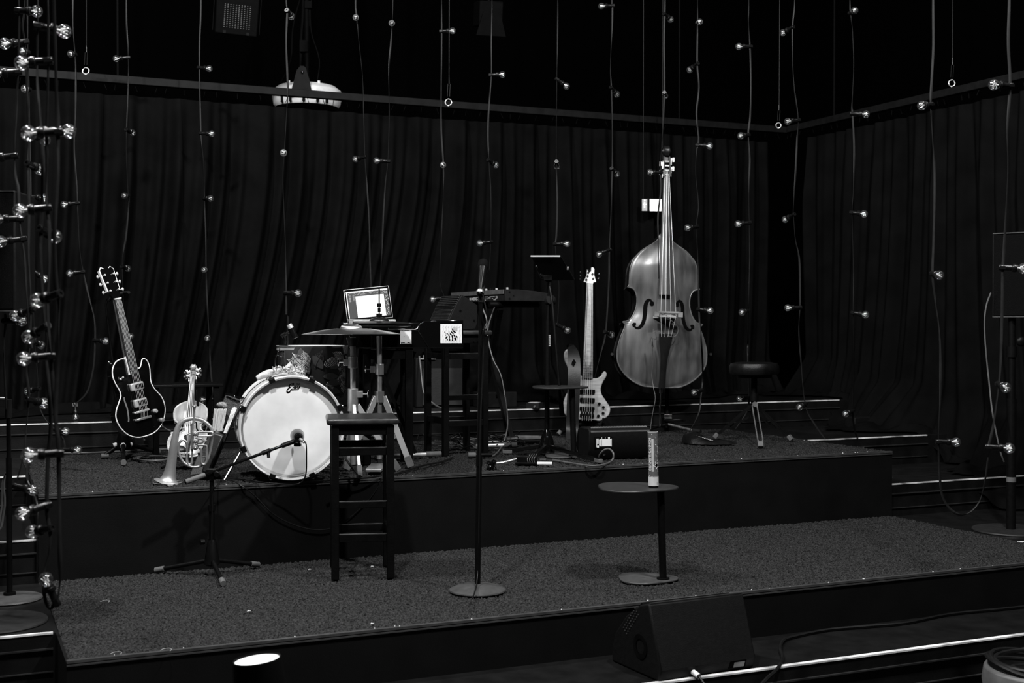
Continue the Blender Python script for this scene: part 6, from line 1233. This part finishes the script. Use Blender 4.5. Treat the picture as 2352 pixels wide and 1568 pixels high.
# small guitar amplifier at the back
ga = V((at(1010, 900, 9.12).x, 9.12, .601)); za = at(1010, 822, 9.12).z - .6; t = thing('guitar_amplifier', 'dark upright amplifier on the back step behind the stage piano stand', 'amplifier', ga, (0, 0, radians(12)))
q = MB(); q.box((0, .11, za / 2), (.35, .20, za)); q.build('cabinet', MAT['cab'], t, bevel=.008)
q = MB(); q.box((.02, .004, za * .42), (.29, .014, za * .74)); q.build('speaker_cloth', MAT['leatherg'], t)
q = MB(); q.box((-.09, -.002, za - .006), (.12, .012, .008)); q.build('metal_trim', MAT['alu'], t)
q = MB()
for i in range(4): q.cyl((-.1 + .035 * i, .10, za), (-.1 + .035 * i, .10, za + .018), .009, 10)
q.build('knobs', MAT['chromed'], t)
cable('pale cable dropping from the top of the dark upright amplifier', [at(963, 818, 9.1), at(966, 840, 9.05), at(970, 880, 9.0), at(976, 905, 8.95), at(1000, 930, 8.9), gnd(1030, 943, .61)], .006, 'cableg')
# direct box on the back step
db_ = gnd(1224, 938, .605); t = thing('direct_box', 'small dark box with a white top on the edge of the back step', 'direct box', db_, (0, 0, radians(-18)))
q = MB(); q.box((0, .04, .02), (.095, .11, .04)); q.build('case', MAT['rubberd'], t, bevel=.003)
q = MB(); q.box((-.005, .045, .0412), (.07, .08, .002)); q.build('white_plate', MAT['label'], t)
q = MB(); q.cyl((.02, -.012, .018), (.02, -.03, .016), .007, 8); q.build('plug', MAT['chromed'], t)
e = uv(0, 0)
cable('thin cable looping from the direct box over the back step edge', [at(1229, 938, 9.45), at(1231, 946, 9.28), at(1231, 960, 9.2), at(1222, 975, 9.1), at(1205, 985, 9.0), at(1185, 995, 8.8), gnd(1165, 1003, ZU + .005)], .003)
cable('second thin cable hanging left of the direct box on the back step', [at(1209, 940, 9.4), at(1207, 948, 9.22), at(1206, 965, 9.2), at(1210, 985, 9.0), gnd(1220, 998, ZU + .005), gnd(1240, 1006, ZU + .005)], .003)
# long cable from the synthesizer
cable('thin pale cable hanging from the synthesizer to the carpet', [at(1136, 705, 8.5), at(1120, 760, 8.35), at(1131, 820, 8.3), at(1150, 860, 8.25), at(1160, 910, 8.2), at(1166, 960, 8.1), at(1163, 995, 8.0), at(1152, 1025, 7.9), gnd(1135, 1045, ZU + .006), gnd(1115, 1048, ZU + .006), gnd(1085, 1046, ZU + .006)], .0045, 'cableg')
cable('short curl of cable beside the curved monitor on the rear stool', [at(1108, 708, 7.6), at(1117, 730, 7.55), at(1118, 750, 7.55), at(1110, 757, 7.5), at(1104, 752, 7.5)], .005, 'cableg')
cable('black cable running along the carpet from the hi-hat to the rear stool', [gnd(905, 1088, ZU + .006), gnd(940, 1078, ZU + .006), gnd(975, 1068, ZU + .006), gnd(1015, 1060, ZU + .006), gnd(1040, 1050, ZU + .006)], .005)
cable('black cable along the riser edge in front of the bass drum', [gnd(745, 1104, ZU + .005), gnd(790, 1100, ZU + .005), gnd(850, 1096, ZU + .005), gnd(905, 1088, ZU + .005)], .005)
# pile of cables and pedals in the middle
R = random.Random(31)
o = gnd(1100, 1030, ZU); tg = thing('cable_tangle', 'tangle of thin cables on the carpet behind the rear bar stool', 'cables', o); q = MB()
for k in range(16):
    c = gnd(R.uniform(985, 1190), R.uniform(1012, 1034), ZU); pts = []
    r1, r2, ph = R.uniform(.03, .12), R.uniform(.03, .09), R.uniform(0, 6)
    for i in range(9): a = ph + i * .9; pts.append(c + V((r1 * cos(a) * (1 + .1 * i), r2 * sin(a), .012 + .05 * R.random())))
    q.tube(smooth_pts(pts, 5), .0032, 5)
m = q.build('thin_cords', MAT['cable'], tg, off=o); m['kind'] = 'stuff'
q = MB()
for k in range(8):
    c = gnd(R.uniform(1050, 1230), R.uniform(1010, 1034), ZU); pts = [c + V((R.uniform(-.15, .15), R.uniform(-.12, .12), .008 + .035 * R.random())) for i in range(5)]; q.tube(smooth_pts(pts, 6), .0035, 5)
m = q.build('pale_cords', MAT['cableg'], tg, off=o); m['kind'] = 'stuff'
def bar_leg(label, p, e, r=.012, mat='alu'):
    p, e = V(p), V(e); t = thing('stand_leg', label, 'stand leg', p, group='loose chrome stand legs'); q = MB(); q.cyl(p, p + (e - p) * .72, r, 12); q.build('tube', MAT[mat], t, off=p)
    q = MB(); q.cyl(p + (e - p) * .68, e, r * 1.35, 12); q.build('rubber_tip', MAT['rubber'], t, off=p)
bar_leg('bright chrome stand leg lying on the carpet right of the hi-hat stand', gnd(905, 1054, ZU) + V((0, 0, .020)), gnd(1012, 1049, ZU) + V((0, 0, .020)), .012)
bar_leg('bright chrome stand leg lying behind the vocal microphone stand', gnd(1094, 1035, ZU) + V((0, 0, .03)), gnd(1186, 1032, ZU) + V((0, 0, .03)), .013)
bar_leg('dark stand leg with a rubber tip left of the tablet stand', gnd(1130, 1050, ZU) + V((0, 0, .016)), gnd(1075, 1051, ZU) + V((0, 0, .016)), .012, 'blkmet')
pp = gnd(1150, 1022, ZU); t = thing('foot_pedal', 'pale metal foot pedal on the carpet behind the vocal microphone stand', 'pedal', pp, (0, 0, radians(20)))
q = MB(); q.box((0, 0, .016), (.20, .09, .03)); q.build('base', MAT['steel'], t, bevel=.006)
q = MB(); q.box((.06, -.005, .040), (.09, .07, .014)); q.build('treadle', MAT['rubber'], t, bevel=.005)
pp = gnd(1225, 1010, ZU); t = thing('flat_pedal', 'flat grey pedal with cables left of the tablet stand', 'pedal', pp, (0, 0, radians(-8)))
q = MB(); q.box((0, 0, .014), (.26, .08, .024)); q.build('base', MAT['rubber'], t, bevel=.005); q = MB(); q.box((-.03, -.02, .028), (.14, .03, .006)); q.build('metal_plate', MAT['chromed'], t)
pp = gnd(1210, 1068, ZU); t = thing('power_adapter', 'black power brick tied with its cable at the riser edge below the tablet stand', 'power adapter', pp, (0, 0, radians(-4)))
q = MB(); q.box((0, .04, .026), (.115, .075, .048)); q.box((.01, .0, .010), (.15, .03, .014)); q.build('brick', MAT['blk'], t, bevel=.005)
q = MB(); 
for i in range(4): x = .01 + .012 * i; q.tube(smooth_pts([(x, -.003, .004), (x - .006, -.004, .035), (x + .004, .02, .053), (x + .006, .06, .054), (x + .006, .085, .01)], 4), .0025, 6)
q.build('tied_cord', MAT['cableg'], t)
q = MB(); q.box((.10, -.018, .014), (.085, .018, .014)); q.build('pale_plug', MAT['label'], t, bevel=.002)
q = MB(); q.cyl((-.06, .03, .03), (-.13, .02, .012), .008, 10); q.cyl((-.13, .02, .012), (-.18, .016, .008), .006, 8); q.build('jack_plug', MAT['chromed'], t)
pp = gnd(1129, 1077, ZU); t = thing('wire_bundle', 'small glossy bundle of black wire on the carpet beside the vocal microphone stand', 'cable', pp); q = MB()
for k in range(12):
    n_ = V((R.uniform(-1, 1), R.uniform(-1, 1), R.uniform(-.3, .6))).normalized(); a_ = n_.orthogonal().normalized(); b_ = n_.cross(a_); rr = R.uniform(.016, .033)
    q.tube([V((0, 0, .020)) + (a_ * cos(i * .5) * 1.25 + b_ * sin(i * .5) * .55) * rr for i in range(13)], .0035, 6)
q.build('wire_coils', MAT['blkg'], t)
# black bag right of the double bass
pb_ = gnd(1628, 1021, ZU); t = thing('flat_bag', 'flat black bag with small white lettering on the carpet left of the padded stool', 'bag', pb_, (0, 0, radians(-8)))
q = MB(); o = [(-.17, .10), (-.14, .02), (-.06, -.03), (.03, -.04), (.15, .0), (.18, .04), (.10, .10), (0, .12)]; Sg = smooth_pts([V((x, y, 0)) for x, y in o], 4, closed=True); k = len(Sg)
vs = [(p.x, p.y, .004) for p in Sg] + [(p.x * .95 + .006 * sin(j * 2.1), p.y * .9 + .01, .018 + .06 * max(0, -p.x * 4) ** 1.5 + .006 * sin(j * 1.7)) for j, p in enumerate(Sg)] + [(p.x * .55, p.y * .6 + .02, .026 + .05 * max(0, -p.x * 6) + .006 * sin(j * 1.3)) for j, p in enumerate(Sg)] + [(0, .03, .030)]
fs = [(i, (i + 1) % k, k + (i + 1) % k, k + i) for i in range(k)] + [(k + i, k + (i + 1) % k, 2 * k + (i + 1) % k, 2 * k + i) for i in range(k)] + [(2 * k + i, 2 * k + (i + 1) % k, 3 * k) for i in range(k)] + [tuple(range(k))[::-1]]
q.add(vs, fs); q.build('bag_body', MAT['leather'], t, ang=70)
q = MB()
for i in range(9):
    f = i / 8; c = V((-.075 + .095 * f, .022 - .048 * f ** .8, .056 - .026 * f)); q.box(c, (.008, .016 + .004 * (i % 2), .002)); q.box(c + V((.002, .004, .0006)), (.011, .004, .002))
q.build('white_lettering', MAT['printg'], t)
# case at the far back right, cables on the right steps, coil behind the guitar
cable('coil of pale cable on the carpet behind the brass horn', [gnd(345 + 40 * cos(i * .42) + (i // 15) * 5, 1052 + 5.5 * sin(i * .42), ZU + .006 + .004 * (i // 15)) for i in range(46)], .0045, 'cableg', n=3)
cable('thin cable lying along the left part of the riser behind the guitar stand', [gnd(60, 1041, ZU + .006), gnd(180, 1040, ZU + .006), gnd(260, 1037, ZU + .006), gnd(330, 1033, ZU + .006), gnd(420, 1030, ZU + .006)], .005, 'cableg')
cable('guitar lead plugged into the lower edge of the black guitar', [at(373, 978, 7.3), at(380, 984, 7.32), at(392, 990, 7.34), at(404, 1000, 7.38), at(410, 1025, 7.4), gnd(405, 1044, ZU + .006)], .004, 'cableg')
cable('long black cable on the floor below the front stage edge at right', [gnd(2420, 1385, -.19), gnd(2300, 1398, -.19), gnd(2180, 1410, -.19), gnd(2080, 1430, -.19), gnd(1990, 1438, -.19), gnd(1900, 1446, -.19), gnd(1830, 1460, -.19), gnd(1800, 1470, -.19), gnd(1792, 1490, -.19), gnd(1797, 1510, -.19), gnd(1786, 1535, -.19), gnd(1760, 1560, -.19), gnd(1725, 1600, -.19)], .0075, 'cable')
cable('cable lying along the right step beside the loudspeaker pole', [gnd(2200, 1047, .208), gnd(2230, 1062, .208), gnd(2270, 1075, .208), gnd(2310, 1082, .208), gnd(2352, 1086, .208), gnd(2420, 1090, .208)], .005, 'cable')
cable('short cable hooked over the left riser edge beside the close bulb strands', [gnd(140, 1036, ZU + .006), gnd(100, 1042, ZU + .006), gnd(70, 1048, ZU + .008), at(62, 1090, 6.1), at(70, 1120, 5.9), at(86, 1160, 5.72), at(86, 1220, 5.7)], .006)
t = thing('floor_case', 'small dark case on the right back step beside the side curtain hem', 'case', gnd(1990, 985, .402), (0, 0, SA)); q = MB(); q.box((0, .06, .045), (.22, .12, .09)); q.build('case_body', MAT['cab'], t, bevel=.006); q = MB(); q.tube([(.06, -.004, .05), (.06, -.02, .06), (.09, -.02, .06), (.09, -.004, .05)], .005, 6); q.build('handle', MAT['blkg'], t)
t = thing('floor_case', 'low dark case on the back step left of the direct box', 'case', gnd(1150, 936, .602), (0, 0, SA)); q = MB(); q.box((0, .10, .055), (.28, .16, .11)); q.build('case_body', MAT['cab'], t, bevel=.006); q = MB(); q.box((0, .018, .085), (.06, .012, .02)); q.build('latch', MAT['blkg'], t)
# loose confetti scraps on the front carpet
R = random.Random(2)
for i, (px, py, lab) in enumerate(((240, 1384, 'curled pale paper thread on the front carpet near its left end'), (265, 1504, 'curled pale paper thread at the front left carpet corner'), (380, 1496, 'curled pale paper thread at the front carpet edge left of the lamp'), (712, 1309, 'pale paper scrap on the carpet left of the front bar stool'), (572, 1405, 'tiny pale paper scrap on the front carpet above the lamp'), (855, 1434, 'tiny pale paper scrap on the front carpet below the front bar stool'), (855, 1302, 'pale paper scrap on the carpet between the front bar stool legs'))):
    p = gnd(px, py, ZL); t = thing('paper_scrap', lab, 'paper scrap', p, group='paper scraps on the front carpet'); q = MB()
    if 'thread' in lab: q.tube(smooth_pts([(-.018, 0, .004), (-.012, .016, .006), (.006, .018, .008), (.02, .008, .007), (.018, -.006, .004)], 4), .0008, 5)
    else: q.add([(-.008, -.004, .002), (.008, -.003, .004), (.006, .005, .003), (-.004, .006, .005), (-.008, -.004, .0035), (.008, -.003, .0055), (.006, .005, .0045), (-.004, .006, .0065)], [(0, 1, 2, 3), (4, 5, 6, 7), (0, 1, 5, 4), (1, 2, 6, 5), (2, 3, 7, 6), (3, 0, 4, 7)])
    q.build('scrap', MAT['printg'], t)
# ================= LIGHT =================
def spot(name, loc, target, power, size, blend=.5, rad=.09):
    l = bpy.data.lights.new(name, 'SPOT'); l.energy = power; l.spot_size = radians(size); l.spot_blend = blend; l.shadow_soft_size = rad
    o = bpy.data.objects.new(name, l); C.objects.link(o); o.location = loc; o.rotation_euler = (V(target) - V(loc)).to_track_quat('-Z', 'Y').to_euler(); return o
spot('stage_lamp_right', (2.0, 3.8, 5.1), (.5, 7.5, 1.2), 1000, 165, .2, .12)
spot('stage_lamp_left', (-2.7, 5.2, 5.1), (-.8, 7.5, 1.0), 800, 165, .2, .12)
spot('front_lamp_centre', (-.8, 2.9, 5.1), (-.3, 7.0, 1.0), 900, 165, .2, .12)
for i, (x, y, e) in enumerate(((-1.4, .2, 18), (1.9, .3, 18), (3.8, 6.4, 60), (-1.9, 3.6, 22), (.6, 3.4, 22), (-4.2, 5.4, 30), (1.0, 6.2, 14))):  # unseen point lamps: weak fill, several added for sparkles in the bulbs
    l = bpy.data.lights.new('added_fill_lamp', 'POINT'); l.energy = e; l.shadow_soft_size = .06; o = bpy.data.objects.new('added_fill_lamp', l); C.objects.link(o); o.location = (x, y, 5.3)
w = bpy.data.worlds.new('world'); bpy.context.scene.world = w; w.use_nodes = True; w.node_tree.nodes['Background'].inputs[0].default_value = (.01, .01, .01, 1); w.node_tree.nodes['Background'].inputs[1].default_value = .15
sc_ = bpy.context.scene; sc_.view_settings.view_transform = 'Standard'; sc_.view_settings.look = 'None'; sc_.view_settings.exposure = 0.0; sc_.view_settings.gamma = 1.0; sc_.view_settings.use_curve_mapping = False
